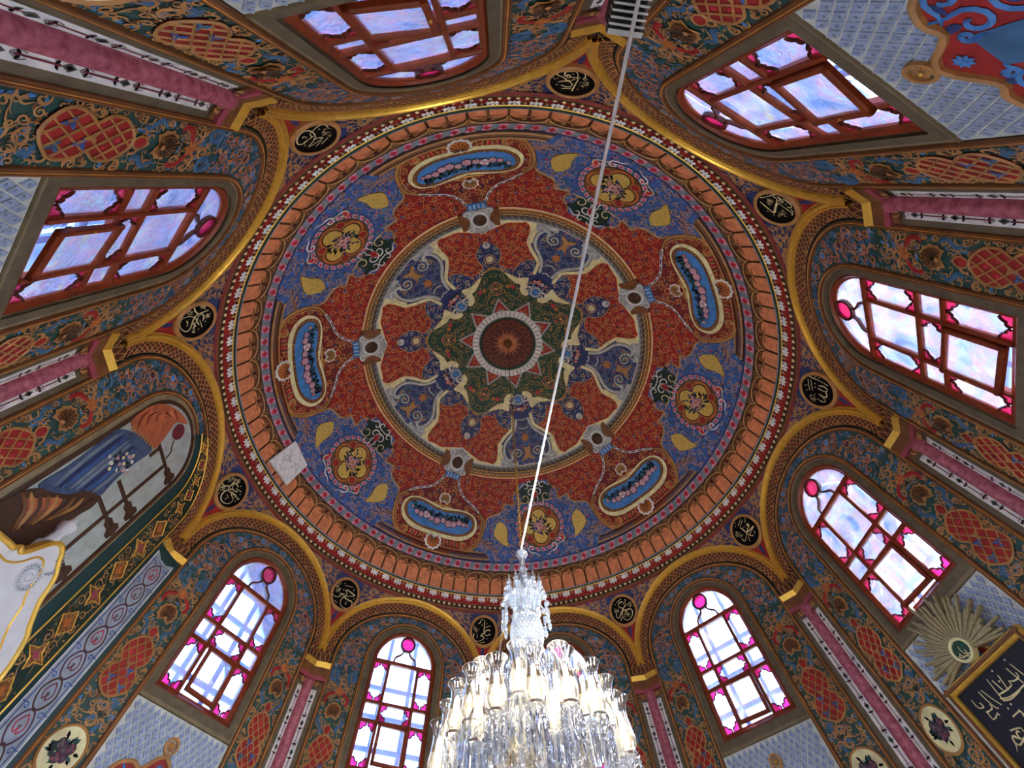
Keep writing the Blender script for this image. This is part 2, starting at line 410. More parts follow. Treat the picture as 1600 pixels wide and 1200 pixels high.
def sweep(mb, S, path, prof, m, closed=False):
    """sweep an open profile [(side offset, height)] along a 2-D path on surface S"""
    path = np.asarray(path, float); n = len(path); P = S.P(path); N = S.N(path)
    T = np.roll(P, -1, 0) - np.roll(P, 1, 0)
    if not closed: T[0] = P[1] - P[0]; T[-1] = P[-1] - P[-2]
    B = np.cross(N, T); B /= np.linalg.norm(B, axis=1, keepdims=True) + 1e-12; k = len(prof)
    V = np.concatenate([P + B * a + N * h for a, h in prof]); F = []
    for j in range(k - 1):
        for i in range(n if closed else n - 1):
            i2 = (i + 1) % n; F.append((j * n + i, j * n + i2, (j + 1) * n + i2, (j + 1) * n + i))
    mb.add(V, F, m)
rng = np.random.default_rng(7)
ROT5 = (0, 72, 144, 216, 288)
# ================================================================== CEILING: the painted dome
ceiling = empty('ceiling', kind='structure', label='painted dome with red, blue and green arabesques round a central rosette', category='dome')
D0 = Dome(0)
def arc(az0, az1, ph, n=40): return np.stack([np.linspace(az0, az1, n), np.full(n, ph)], 1)
def zone(mb, ph0, ph1, m, off=0., n=240, k=None, off1=None):
    k = k or max(1, int(abs(ph1 - ph0) / 1.2)); off1 = off if off1 is None else off1
    a = np.linspace(0, 360, n, endpoint=False); V = []
    for i in range(k + 1):
        t = i / k; V.append(D0.P(np.stack([a, np.full(n, ph0 + (ph1 - ph0) * t)], 1), off + (off1 - off) * t))
    F = [(i * n + j, i * n + (j + 1) % n, (i + 1) * n + (j + 1) % n, (i + 1) * n + j) for i in range(k) for j in range(n)]
    mb.add(np.concatenate(V), F, m)
mb = MB()
zone(mb, .01, 40.9, 'navy'); zone(mb, 40.9, 70.3, 'red'); zone(mb, 70.3, 72.8, 'slate'); zone(mb, 72.8, 79.4, 'dbrown'); zone(mb, 79.4, 84.2, 'red')
mb.build('dome_shell', ceiling, True)
# --- the moulded ring round the inner field
mb = MB()
for p0, p1, m, o0, o1 in ((40.5, 40.9, 'white', .0, .006), (40.9, 41.25, 'grey', .006, .006), (41.25, 42.5, 'dgrey', .006, .003), (42.5, 42.7, 'black', .003, .007),
                          (42.7, 43.0, 'giltline', .007, .008), (43.0, 43.7, 'dbrown', .006, .006), (43.7, 44.0, 'giltline', .008, .008), (44.0, 44.15, 'black', .008, .006),
                          (44.15, 44.5, 'orange', .007, .006), (44.5, 44.8, 'paleline', .004, .001)):
    zone(mb, p0, p1, m, o0, 240, 1, o1)
mb.build('ring_moulding', ceiling)
mb = MB(); n = 180
zz = np.stack([np.arange(2 * n) * 180 / n, np.where(np.arange(2 * n) % 2, 43.08, 43.62)], 1)
stroke(mb, D0, zz, .0022, 'paleline', .007, .0005, True)
for i in range(150):
    a = i * 2.4; fan(mb, D0, D0.loc((a, 41.9), leafshape(.014, .0045, 2.3, .2)), 'dbrown', .0052, (0,), .001)
    fan(mb, D0, D0.loc((a + 1.1, 41.8), leafshape(.011, .003, -.9, .2)), 'grey', .0052, (0,), .001)
mb.build('ring_ornament', ceiling, kind='stuff')

CA = (610, 690, 6.); CB = (460, 640, 6.6667); CC = (720, 580, 6.6667)
# --- blue field behind each rosette (traced right half, rosette axis at 162 degrees)
bl = px_dome(CB, [(900, 250), (1050, 320), (1020, 380), (1030, 430), (1000, 490), (955, 530), (1040, 590), (1015, 650), (1030, 720), (1080, 790), (1090, 850), (1055, 910)], 162)
bl = [(-abs(a), p) for a, p in bl]; bl[0] = (0, bl[1][1] - .5)
shx, shp = bl[-1]
half = bl + [(-27, 61.5), (-30, 66), (-30, 70.2), (-15, 70.2), (0, 70.2)]
D162 = Dome(162)
blue_poly = smoothc([(-a, p) for a, p in reversed(bl)] + bl[1:], 3, False).tolist() + [(-27, 61.5), (-30, 66), (-30, 70.2)] + arc(-25, 25, 70.2, 12).tolist() + [(30, 70.2), (30, 66), (27, 61.5)]
mb = MB(); fill(mb, D162, blue_poly, 'blue', .0006, .03, rots=ROT5); mb.build('blue_field', ceiling)
mb = MB(); edge_l = smoothc(bl[1:], 4, False); edge_l2 = edge_l * [-1, 1]
for e in (edge_l, edge_l2):
    stroke(mb, D162, e, .0065, 'tan', .0015, .002, rots=ROT5); stroke(mb, D162, e + [0, .35], .0022, 'paleline', .0012, .0008, rots=ROT5); stroke(mb, D162, e - [0, .4], .003, 'dbrown', .0012, .0004, rots=ROT5)
mb.build('field_edging', ceiling, kind='stuff')

# --- arabesques of the outer zone
ros_c = (0, 60.3); ros_r = .128
ros_ex = D162.loc(ros_c, circ((0, 0), ros_r * 1.05)); 
cart_half = px_dome(CA, [(585, 345), (640, 350), (650, 440), (690, 525), (760, 590), (830, 670), (872, 750), (862, 850), (815, 955), (750, 1022), (850, 1075), (868, 1115)], 126)
cart_half = [(-abs(a), p) for a, p in cart_half]; cart_half[0] = (0, cart_half[0][1])
cart_out = mir(cart_half[:-1] + [(cart_half[-1][0], 69.8), (0, 69.8)])
cart_ex = [(a - 36, p) for a, p in cart_out]; cart_ex2 = [(a + 36, p) for a, p in cart_out]
lines = MB(); leaves = MB()
redreg = [(0, 45), (-36, 45), (-36, 62), (0, 62)]
scrolls(D162, redreg, .031, np.random.default_rng(3), 'giltline', ('navy', 'blue', 'dbrown', 'orange', 'darkred'), .001, (blue_poly, cart_ex), .0024, lines, leaves, ROT5, True, 5000)
hb = [p for p in blue_poly if p[0] <= .01] + [(0, 70.2), (0, bl[0][1])]
hb = smoothc(bl, 3, False).tolist() + [(-27, 61.5), (-30, 66), (-30, 70.2), (0, 70.2)]
scrolls(D162, hb, .028, np.random.default_rng(4), 'giltline', ('crimson', 'darkred', 'skyblue', 'navy', 'navy', 'teal'), .001, (ros_ex, cart_ex), .0026, lines, leaves, ROT5, True, 5000)
# plumes springing from the cartouche shoulders
for k in range(6):
    a = px_dome(CB, [(1040 - k * 3, 1060 + 6 * k), (980 - k * 28, 1060 + 2 * k), (930 - k * 30, 1020 - 12 * k + k * k * 4)], 162)
    for mm in (1, -1):
        q = smoothc([(-abs(x) * mm, p) for x, p in a], 5, False); stroke(lines, D162, q, .005, 'tan' if k % 2 else 'navy', .0016, .001, rots=ROT5, taper=True)
lines.build('gilt_scrollwork', ceiling, kind='stuff'); leaves.build('scrollwork_leaves', ceiling, kind='stuff')

def flowers(mb, S, c, spots, r, cols, off, rg):
    for x, y, k in spots:
        cc = S.loc(c, [(x, y)])[0]; rr = r * k; m = cols[rg.integers(len(cols))]
        fan(mb, S, S.loc(cc, circ((0, 0), rr * 1.15, 9)), 'purple' if rg.random() < .5 else 'dkgreen', off, (0,), .0006)
        for j in range(6):
            a = j * 1.047 + rg.uniform(0, .5); fan(mb, S, S.loc(cc, circ((math.cos(a) * rr * .5, math.sin(a) * rr * .5), rr * .45, 7)), m if j % 2 else cols[0], off + .0006, (0,), .0012)
        fan(mb, S, S.loc(cc, circ((0, 0), rr * .4, 7)), cols[-1], off + .0016, (0,), .0012)
def shell(mb, S, c, r, up, off, rim='white', body='orange', line='dbrown', n=9):
    """scallop shell opening towards angle up"""
    t = np.linspace(-2.5, 2.5, 2 * n + 1)
    o = np.stack([np.cos(t + up) * r * (1 + .07 * np.cos(np.arange(2 * n + 1) * math.pi)), np.sin(t + up) * r * (1 + .07 * np.cos(np.arange(2 * n + 1) * math.pi))], 1)
    o = np.concatenate([o, [[-math.cos(up) * r * .55, -math.sin(up) * r * .55]]])
    fan(mb, S, S.loc(c, o), rim, off, (0,), .002); fan(mb, S, S.loc(c, o * .78), body, off + .003, (0,), .004)
    b = np.array([-math.cos(up), -math.sin(up)]) * r * .45
    for k in range(n):
        a = up - 2.2 + 4.4 * k / (n - 1); e = np.array([math.cos(a), math.sin(a)]) * r * .72
        stroke(mb, S, S.loc(c, np.array([b, b * .4 + e * .5, e])), r * .09, line, off + .006, .0015, taper=True)
    fan(mb, S, S.loc(c, circ(b, r * .2, 8)), rim, off + .006, (0,), .002)

# --- five flower cartouches (traced at 126 degrees, built about the first wall's axis)
Dm = Dome(-90)
def ch(pts):
    h = [(-abs(a), p) for a, p in px_dome(CA, pts, 126)]; h[0] = (0, h[0][1]); h[-1] = (0, h[-1][1]); return h
blue_o = smoothc(mir(ch([(480, 652), (520, 668), (600, 675), (680, 690), (740, 725), (765, 770), (750, 820), (700, 860), (640, 872), (560, 865), (430, 828)])), 3)
bead_o = smoothc(mir(ch([(478, 632), (530, 645), (610, 653), (700, 670), (768, 710), (790, 770), (775, 835), (715, 882), (640, 895), (550, 885), (425, 850)])), 3)
white_o = smoothc(mir(ch([(470, 612), (540, 622), (640, 638), (722, 662), (788, 712), (811, 775), (798, 850), (737, 908), (650, 933), (560, 922), (420, 885)])), 3)
cart = link('flower_cartouche', None, ceiling)
body = smoothc(cart_half[1:10], 3, False).tolist(); 
body_o = mir([(0, cart_half[0][1])] + body + [(body[-1][0] * .98, 68.6), (0, 68.8)])
mb = MB(); fill(mb, Dm, body_o, 'dred', .0016, .03)
mb.build('cartouche_ground', cart)
mb = MB(); mb2 = MB()
scrolls(Dm, [p for p in body_o if p[0] <= 0] , .027, np.random.default_rng(8), 'giltline', ('orange', 'navy', 'teal', 'red'), .002, (white_o,), .0026, mb, mb2, (0,), True, 1500)
mb.build('cartouche_scrolls', cart, kind='stuff'); mb2.build('cartouche_leaves', cart, kind='stuff')
mb = MB(); fill(mb, Dm, white_o, 'cream', .0035, .03, edge=.003); mb.build('white_rim', cart)
mb = MB(); fill(mb, Dm, bead_o, 'brown', .0048, .03)
q = (bead_o + blue_o) / 2; 
for i in range(0, len(q), 1): fan(mb, Dm, Dm.loc(q[i], circ((0, 0), .0032, 6)), 'tan', .0054, (0,), .002)
mb.build('beaded_frame', cart)
mb = MB(); fill(mb, Dm, blue_o, 'skyblue', .0058, .03); mb.build('blue_panel', cart)
mb = MB(); cc = ((0, 0)); ctr = blue_o.mean(0); ctr = (0, ctr[1] + .35); rg = np.random.default_rng(11)
for i in range(160):
    x = rg.uniform(-.15, .15); y = rg.uniform(-.022, .006) - .6 * x * x
    fan(mb, Dm, Dm.loc(Dm.loc(ctr, [(x, y)])[0], leafshape(.02, .0045, rg.uniform(3.6, 5.8), .2)), ('dkgreen', 'navy', 'teal', 'black')[i % 4], .0064 + .0001 * (i % 5), (0,), .0006)
flowers(mb, Dm, ctr, [(x * 1.75, .006 + .006 * math.sin(x * 130) - 1.9 * x * x, k) for x, k in ((-.085, .6), (-.074, .8), (-.06, 1.), (-.045, 1.1), (-.03, 1.2), (-.013, 1.), (.004, 1.2), (.022, 1.), (.038, 1.3), (.054, 1.), (.068, .8), (.084, .6))], .0145, ('flower', 'pink', 'rose', 'white', 'tan', 'flower'), .0075, rg)
mb.build('flower_garland', cart)
mb = MB()
for mm in (1, -1):
    rib = smoothc(cart_half[1:6], 6, False) * [mm, 1]; stroke(mb, Dm, rib, .0105, 'white', .003, .001); stroke(mb, Dm, rib, .005, 'navy', .0045, .0004)
    for i in range(1, len(rib) - 1, 2): stroke(mb, Dm, rib[i:i + 2], .0045, 'black' if i % 4 == 1 else 'white', .0052, .0004)
mb.build('ribbon_edge', cart)
mb = MB(); g = [(-abs(a), p) for a, p in px_dome(CA, [(790, 625), (845, 690), (874, 755), (864, 850), (815, 957), (750, 1022), (690, 1022), (652, 985), (662, 950), (695, 958), (692, 980)], 126)]
for mm in (1, -1):
    e = smoothc(g, 6, False) * [mm, 1]; stroke(mb, Dm, e, .017, 'dbrown', .002, .001); stroke(mb, Dm, e, .012, 'tan', .0026, .004, taper=True)
    e2 = e[6:] - [-.8 * mm, 0]; stroke(mb, Dm, e2[:-22], .003, 'giltline', .0034, .001, taper=True)
mb.build('scroll_frame', cart)
mb = MB()
for k, (p0, w, m) in enumerate(((67.55, .006, 'tan'), (68.15, .005, 'dbrown'), (68.6, .007, 'brown'), (69.35, .010, 'tan'), (69.95, .004, 'dbrown'))):
    x = 17.3 + k * .42; y = np.linspace(-1, 1, 24); path = np.stack([y * x, p0 + .25 - .25 * (y * y)], 1)
    stroke(mb, Dm, path, w, m, .003, .005)
mb.build('base_moulding', cart)
mb = MB()
for mm in (1, -1):
    for k in range(7):
        a = 4.6 + k * 1.0; q = [(a * mm, 65.7 + .02 * k), (a * mm + .55 * mm, 65.7), (a * mm + .75 * mm, 67.1), (a * mm + .2 * mm, 67.1)]
        fan(mb, Dm, q, 'crimson' if k % 2 else 'brown', .0026, (0,), .001); stroke(mb, Dm, [q[0], q[3]], .0026, 'giltline', .003, .001)
mb.build('fluting', cart)
mb = MB(); shell(mb, Dm, (0, 67.0), .041, math.pi / 2, .009); mb.build('lower_shell', cart)
mb = MB(); tc = px_dome(CA, [(520, 540)], 126)[0][1]
shell(mb, Dm, (0, tc), .031, -math.pi / 2, .006, 'white', 'tan', 'dbrown', 7)
for mm in (1, -1): stroke(mb, Dm, Dm.loc((0, tc), (spiral(.044, 2.2, -1, .55, 12, .4) * [mm, 1])), .006, 'giltline', .005, .002, taper=True)
fan(mb, Dm, Dm.loc((0, tc - 2.4), [(0, -.014), (.012, .0), (.006, .012), (-.006, .012), (-.012, 0)]), 'red', .004, (0,), .002)
stroke(mb, Dm, Dm.loc((0, tc - 2.4), circ((0, 0), .013, 12)), .003, 'giltline', .0045, .001, True)
mb.build('upper_shell', cart)
def copies(root, rots, label=None):
    """copies of a part and its sub-parts turned about the dome's axis"""
    for r in rots:
        c = root.copy(); col.objects.link(c); c.parent = root.parent; c.rotation_euler = (0, 0, math.radians(r))
        for ch_ in list(root.children):
            d = ch_.copy(); col.objects.link(d); d.parent = c
copies(cart, (72, 144, 216, 288))

# --- five rosettes, built about the second wall's axis (-54)
Dr = Dome(-54); rose = link('flower_rosette', None, ceiling)
L = lambda xy: Dr.loc(ros_c, xy)
mb = MB(); fill(mb, Dr, L(circ((0, 0), ros_r, 48)), 'navy', .002, .03); fill(mb, Dr, L(circ((0, 0), ros_r * .97, 48)), 'slate', .0026, .03)
n = 24
for k in range(n):
    a = 2 * math.pi * k / n; u = lambda r, t: (r * ros_r * math.cos(a + t), r * ros_r * math.sin(a + t))
    fan(mb, Dr, L([u(.83, -.09), u(.83, .05), u(.97, .12), u(.97, -.02)]), 'pink', .0032, (0,), .0008)
    fan(mb, Dr, L([u(.86, -.02), u(.9, .06), u(.95, .03), u(.91, -.04)]), 'crimson', .0042, (0,), .0008)
    stroke(mb, Dr, L([u(.82, .1), u(.9, .15), u(.975, .17)]), .003, 'navy', .0034, .0004)
mb.build('rope_border', rose)
mb = MB(); fill(mb, Dr, L(circ((0, 0), ros_r * .82, 40)), 'dbrown', .0038, .03); fill(mb, Dr, L(circ((0, 0), ros_r * .79, 40)), 'brown', .0044, .03)
def quatre(r0, rl, n=12, rot=0):
    P = []
    for k in range(4):
        a = rot + k * math.pi / 2
        for t in np.linspace(-1.9, 1.9, n): P.append((r0 * math.cos(a) + rl * math.cos(a + t), r0 * math.sin(a) + rl * math.sin(a + t)))
    return np.array(P)
qo = quatre(ros_r * .40, ros_r * .33)
fill(mb, Dr, L(quatre(ros_r * .42, ros_r * .365)), 'orange', .005, .03); fill(mb, Dr, L(quatre(ros_r * .41, ros_r * .30)), 'dbrown', .0056, .03)
for k in range(4):
    a = math.pi / 4 + k * math.pi / 2; c = np.array([math.cos(a), math.sin(a)]) * ros_r * .63
    fan(mb, Dr, L(circ(c, ros_r * .12, 8)), 'red', .0052, (0,), .001); stroke(mb, Dr, L(circ(c, ros_r * .13, 12)), .003, 'tan', .0056, .001, True)
mb.build('rosette_ground', rose)
mb = MB(); fill(mb, Dr, L(quatre(ros_r * .40, ros_r * .265)), 'goldleaf', .0064, .02, edge=.003); mb.build('gold_quatrefoil', rose)
mb = MB(); rg = np.random.default_rng(21)
for i in range(60):
    a = rg.uniform(0, 6.28); r = rg.uniform(.1, .42) * ros_r
    fan(mb, Dr, L(leafshape(.018, .0045, a + rg.uniform(-.6, .6), .2) + np.array([math.cos(a), math.sin(a)]) * r), ('navy', 'dkgreen', 'navy', 'black')[i % 4], .0072 + .0001 * (i % 6), (0,), .0006)
flowers(mb, Dr, ros_c, [(0, 0, 1.5), (.02, -.008, 1.1), (-.018, .012, 1.), (.008, .022, .9), (-.012, -.022, .9), (.024, .016, .7)], .0125, ('flower', 'purple', 'navy', 'tan', 'orange'), .0085, rg)
mb.build('bouquet', rose)
gl = px_dome(CB, [(740, 952), (800, 885), (835, 820), (885, 782), (950, 772), (972, 810), (962, 870), (940, 930), (890, 958), (820, 966)], 162)
gl = np.array([(-abs(a), p) for a, p in gl])
for mm in (1, -1):
    mb = MB(); o = smoothc(gl, 3) * [mm, 1]; fill(mb, Dr, o, 'goldleaf', .004, .02, edge=.003); stroke(mb, Dr, o, .002, 'dbrown', .003, .001, True)
    mb.build('gold_leaf', rose)
mb = MB()                                        # white and green cresting towards the ring
CRL = lambda xy: Dr.loc((0, cr), np.asarray(xy, float) * 1.5)
cr = px_dome(CB, [(865, 285)], 162)[0][1]
fan(mb, Dr, CRL([(0, -.045), (.03, -.035), (.055, -.01), (.045, .03), (0, .05), (-.045, .03), (-.055, -.01), (-.03, -.035)]), 'dkgreen', .0016, (0,), .001)
fan(mb, Dr, CRL([(0, -.012), (.012, .006), (0, .022), (-.012, .006)]), 'red', .004, (0,), .001)
for mm in (1, -1):
    for x, y, R, a0, sn, w, m in ((.012, .0, .02, 2.9, 1, .006, 'white'), (.03, -.022, .014, -.4, -1, .005, 'white'), (.038, .016, .018, 1.2, 1, .005, 'paleline'), (.012, -.036, .012, 1.9, -1, .005, 'white'), (.062, .02, .016, .2, 1, .005, 'tan'), (.02, .034, .014, 3.5, -1, .0045, 'white')):
        stroke(mb, Dr, CRL((spiral(R, a0, sn, .9, 12, .7) + [x, y]) * [mm, 1]), w, m, .003, .0015, taper=True)
    fan(mb, Dr, CRL(np.array([(.05, -.012), (.07, -.02), (.058, .002)]) * [mm, 1]), 'dkgreen', .002, (0,), .001)
    for x, y in ((.055, .105), (.1, .075)):
        stroke(mb, Dr, Dr.loc(ros_c, (spiral(.02, 1.6, -1, 1.1, 12, 1.1) + [x, y]) * [mm, 1]), .006, 'white' if x < .08 else 'paleline', .003, .0015, taper=True)
    fan(mb, Dr, Dr.loc(ros_c, (leafshape(.05, .014, .9, .3, 7) + [.09, .045]) * [mm, 1]), 'crimson', .003, (0,), .001)
mb.build('cresting', rose)
copies(rose, (72, 144, 216, 288))

# --- five bosses on the ring
boss = link('ring_boss', None, ceiling); bc = (0, 42.4); B = lambda xy: Dm.loc(bc, np.asarray(xy, float) * 1.28)
mb = MB()
for mm in (1, -1): fill(mb, Dm, B(np.array([(.03, -.03), (.062, -.036), (.066, .034), (.03, .034)]) * [mm, 1]), 'brown', .011, .05, edge=.01)
mb.build('strap', boss)
mb = MB(); fill(mb, Dm, B(smoothc([(.0, -.046), (.022, -.052), (.046, -.034), (.034, -.01), (.034, .014), (.05, .036), (.026, .046), (.0, .04), (-.026, .046), (-.05, .036), (-.034, .014), (-.034, -.01), (-.046, -.034), (-.022, -.052)], 3)), 'grey', .015, .05, edge=.012)
for mm in (1, -1):
    for x, y, a0, sn in ((.036, -.034, 2.2, 1), (.038, .034, -2.2, -1)): stroke(mb, Dm, B((spiral(.014, a0, sn, 1.1, 12, .5) + [x, y]) * [mm, 1]), .0055, 'white', .0155, .0025, taper=True)
stroke(mb, Dm, B(circ((0, 0), .027, 28, .03)), .008, 'white', .0155, .003, True)
mb.build('frame', boss)
mb = MB(); t = circ((0, 0), 1, 20)
P = np.concatenate([Dm.P(B(t * [.0215, .024]), .0165), Dm.P(B(t * [.016, .018]), .022), Dm.P(B(t * [.008, .009]), .025), Dm.P(B([(0, 0)]), .026)])
F = [(j * 20 + i, j * 20 + (i + 1) % 20, (j + 1) * 20 + (i + 1) % 20, (j + 1) * 20 + i) for j in range(2) for i in range(20)] + [(40 + i, 40 + (i + 1) % 20, 60) for i in range(20)]
mb.add(P, F, 'dbrown'); mb.build('oval_jewel', boss, True)
mb = MB(); shell(mb, Dm, (0, 42.4 - 3.6), .024, -math.pi / 2, .007, 'white', 'grey', 'dgrey', 7); mb.build('shell', boss)
mb = MB(); fill(mb, Dm, B([(-.032, .044), (.032, .044), (.027, .066), (-.027, .066)]), 'skyblue', .008, .05, edge=.006)
for x in (-.02, -.007, .007, .02): stroke(mb, Dm, B([(x, .046), (x * 1.0, .064)]), .004, 'white', .009, .001)
mb.build('pendant_block', boss)
copies(boss, (72, 144, 216, 288))

# --- inner field: cream border, red field, green heart
def tc_(pts, az=90):
    return [(abs(a), p) for a, p in px_dome(CC, pts, az)]
Db = Dome(-54)
red_edge = tc_([(110, 868), (150, 900), (190, 930), (245, 945), (300, 957), (330, 970), (368, 940), (385, 880), (385, 800), (410, 740), (470, 670), (525, 622), (500, 612), (440, 590), (392, 555), (370, 500), (300, 462), (215, 490), (212, 560), (190, 640), (110, 700)])
lob = smoothc(red_edge, 3, False).tolist()
inner = MB()
zone(inner, 34.0, 40.6, 'cream', .0005)
inner.build('cream_border', ceiling)
mb = MB(); mb_e = MB(); lines = MB(); leaves = MB()
for mm in (1, -1):
    rp = [(a * mm, p) for a, p in lob] + [(36 * mm, 34.5), (36 * mm, 37.3)]
    fill(mb, Db, rp, 'red', .0012, .03, rots=ROT5); stroke(mb_e, Db, np.array(lob) * [mm, 1], .0028, 'giltline', .0018, .001, rots=ROT5)
rp = lob + [(36, 34.5), (36, 37.3)]
scrolls(Db, rp, .026, np.random.default_rng(31), 'giltline', ('navy', 'dbrown', 'orange', 'darkred', 'purple'), .0016, (), .0026, lines, leaves, ROT5, True, 4000)
mb.build('red_lobes', ceiling); mb_e.build('lobe_edging', ceiling, kind='stuff')
bz = [(p[0], p[1]) for p in lob[33:]] + [(36, 34.5), (36, 21), (20, 19), (8, 19), (6, 25)]
scrolls(Db, bz, .026, np.random.default_rng(32), 'paleline', ('darkred', 'skyblue', 'crimson', 'blue'), .0008, (rp,), .0024, lines, leaves, ROT5, True, 3000)
gr = [(0, 17.6), (5, 19.6), (12, 20.6)] + tc_([(285, 418), (240, 432), (190, 440), (150, 448), (118, 420), (90, 385)]) + [(36, 25.2)]
gr = [g for g in gr]; go = []
for k in range(5):
    go += [(a + 72 * k, p) for a, p in gr] + [(72 - a + 72 * k, p) for a, p in reversed(gr[1:-1])]
go = np.array(go)
class Polar(Dome):                      # isotropic about the apex, for shapes round the pole
    def iso(s, uv): return np.stack([uv[:, 1] * np.cos(np.radians(uv[:, 0])), uv[:, 1] * np.sin(np.radians(uv[:, 0]))], 1) * (math.pi / 180 * RS)
def polarfill(mb, S, poly, m, off, k=6):
    poly = np.asarray(poly); n = len(poly); V = [S.P([(0, .001)], off)]
    for i in range(1, k + 1): V.append(S.P(poly * [1, i / k], off))
    F = [(0, 1 + j, 1 + (j + 1) % n) for j in range(n)] + [(1 + i * n + j, 1 + i * n + (j + 1) % n, 1 + (i + 1) * n + (j + 1) % n, 1 + (i + 1) * n + j) for i in range(k - 1) for j in range(n)]
    mb.add(np.concatenate(V), F, m)
mb = MB(); polarfill(mb, Db, go, 'green', .0016, 10); stroke(mb, Db, go, .003, 'giltline', .002, .001, True); mb.build('green_heart', ceiling)
gz = [(0, 11.5), (36, 11.5)] + gr[::-1]
scrolls(Db, gz, .034, np.random.default_rng(33), 'giltline', ('crimson', 'dkgreen', 'orange', 'dkgreen'), .0022, (), .002, lines, leaves, ROT5, True, 1500, .6)
lines.build('inner_scrollwork', ceiling, kind='stuff'); leaves.build('inner_leaves', ceiling, kind='stuff')
# eye ornaments of the green heart and lanterns on the cartouche axes
eye = link('eye_ornament', None, ceiling); mb = MB()
fan(mb, Dm, Dm.loc((0, 18.6), circ((0, 0), .026, 16, .036)), 'dkgreen', .0026, (0,), .001); stroke(mb, Dm, Dm.loc((0, 18.6), circ((0, 0), .027, 20, .037)), .003, 'giltline', .003, .001, True)
stroke(mb, Dm, Dm.loc((0, 18.6), circ((0, 0), .016, 16, .024)), .002, 'paleline', .003, .001, True)
for k in range(8): a = k * .785; fan(mb, Dm, Dm.loc((0, 18.6), leafshape(.016, .003, a, 0)), 'orange', .0032, (0,), .001)
fan(mb, Dm, Dm.loc((0, 18.6), circ((0, 0), .005, 8)), 'cream', .0044, (0,), .001)
for y in (-.03, .03): fan(mb, Dm, Dm.loc((0, 18.6), circ((0, y), .006, 8)), 'crimson', .0035, (0,), .001)
mb.build('eye', eye)
mb = MB(); fan(mb, Dm, Dm.loc((0, 29.0), circ((0, 0), .034, 18, .03)), 'navy', .0018, (0,), .0005)
stroke(mb, Dm, Dm.loc((0, 28.6), circ((0, 0), .024, 18)), .004, 'giltline', .0022, .001, True); fan(mb, Dm, Dm.loc((0, 28.6), circ((0, 0), .017, 14)), 'cream', .003, (0,), .002)
for k in range(8): a = k * .785; stroke(mb, Dm, Dm.loc((0, 28.6), [(math.cos(a) * .004, math.sin(a) * .004), (math.cos(a) * .015, math.sin(a) * .015)]), .0018, 'tan', .0045, .0005)
for mm in (1, -1): stroke(mb, Dm, Dm.loc((0, 26.6), np.array([(0, -.004), (.014, -.012), (.02, 0), (.01, .008)]) * [mm, 1]), .005, 'tan', .003, .001, taper=True)
mb.build('lantern', eye)
mb = MB(); shell(mb, Dm, (0, 33.2), .018, -math.pi / 2, .003, 'grey', 'white', 'dgrey', 7); mb.build('small_shell', eye)
copies(eye, (72, 144, 216, 288))

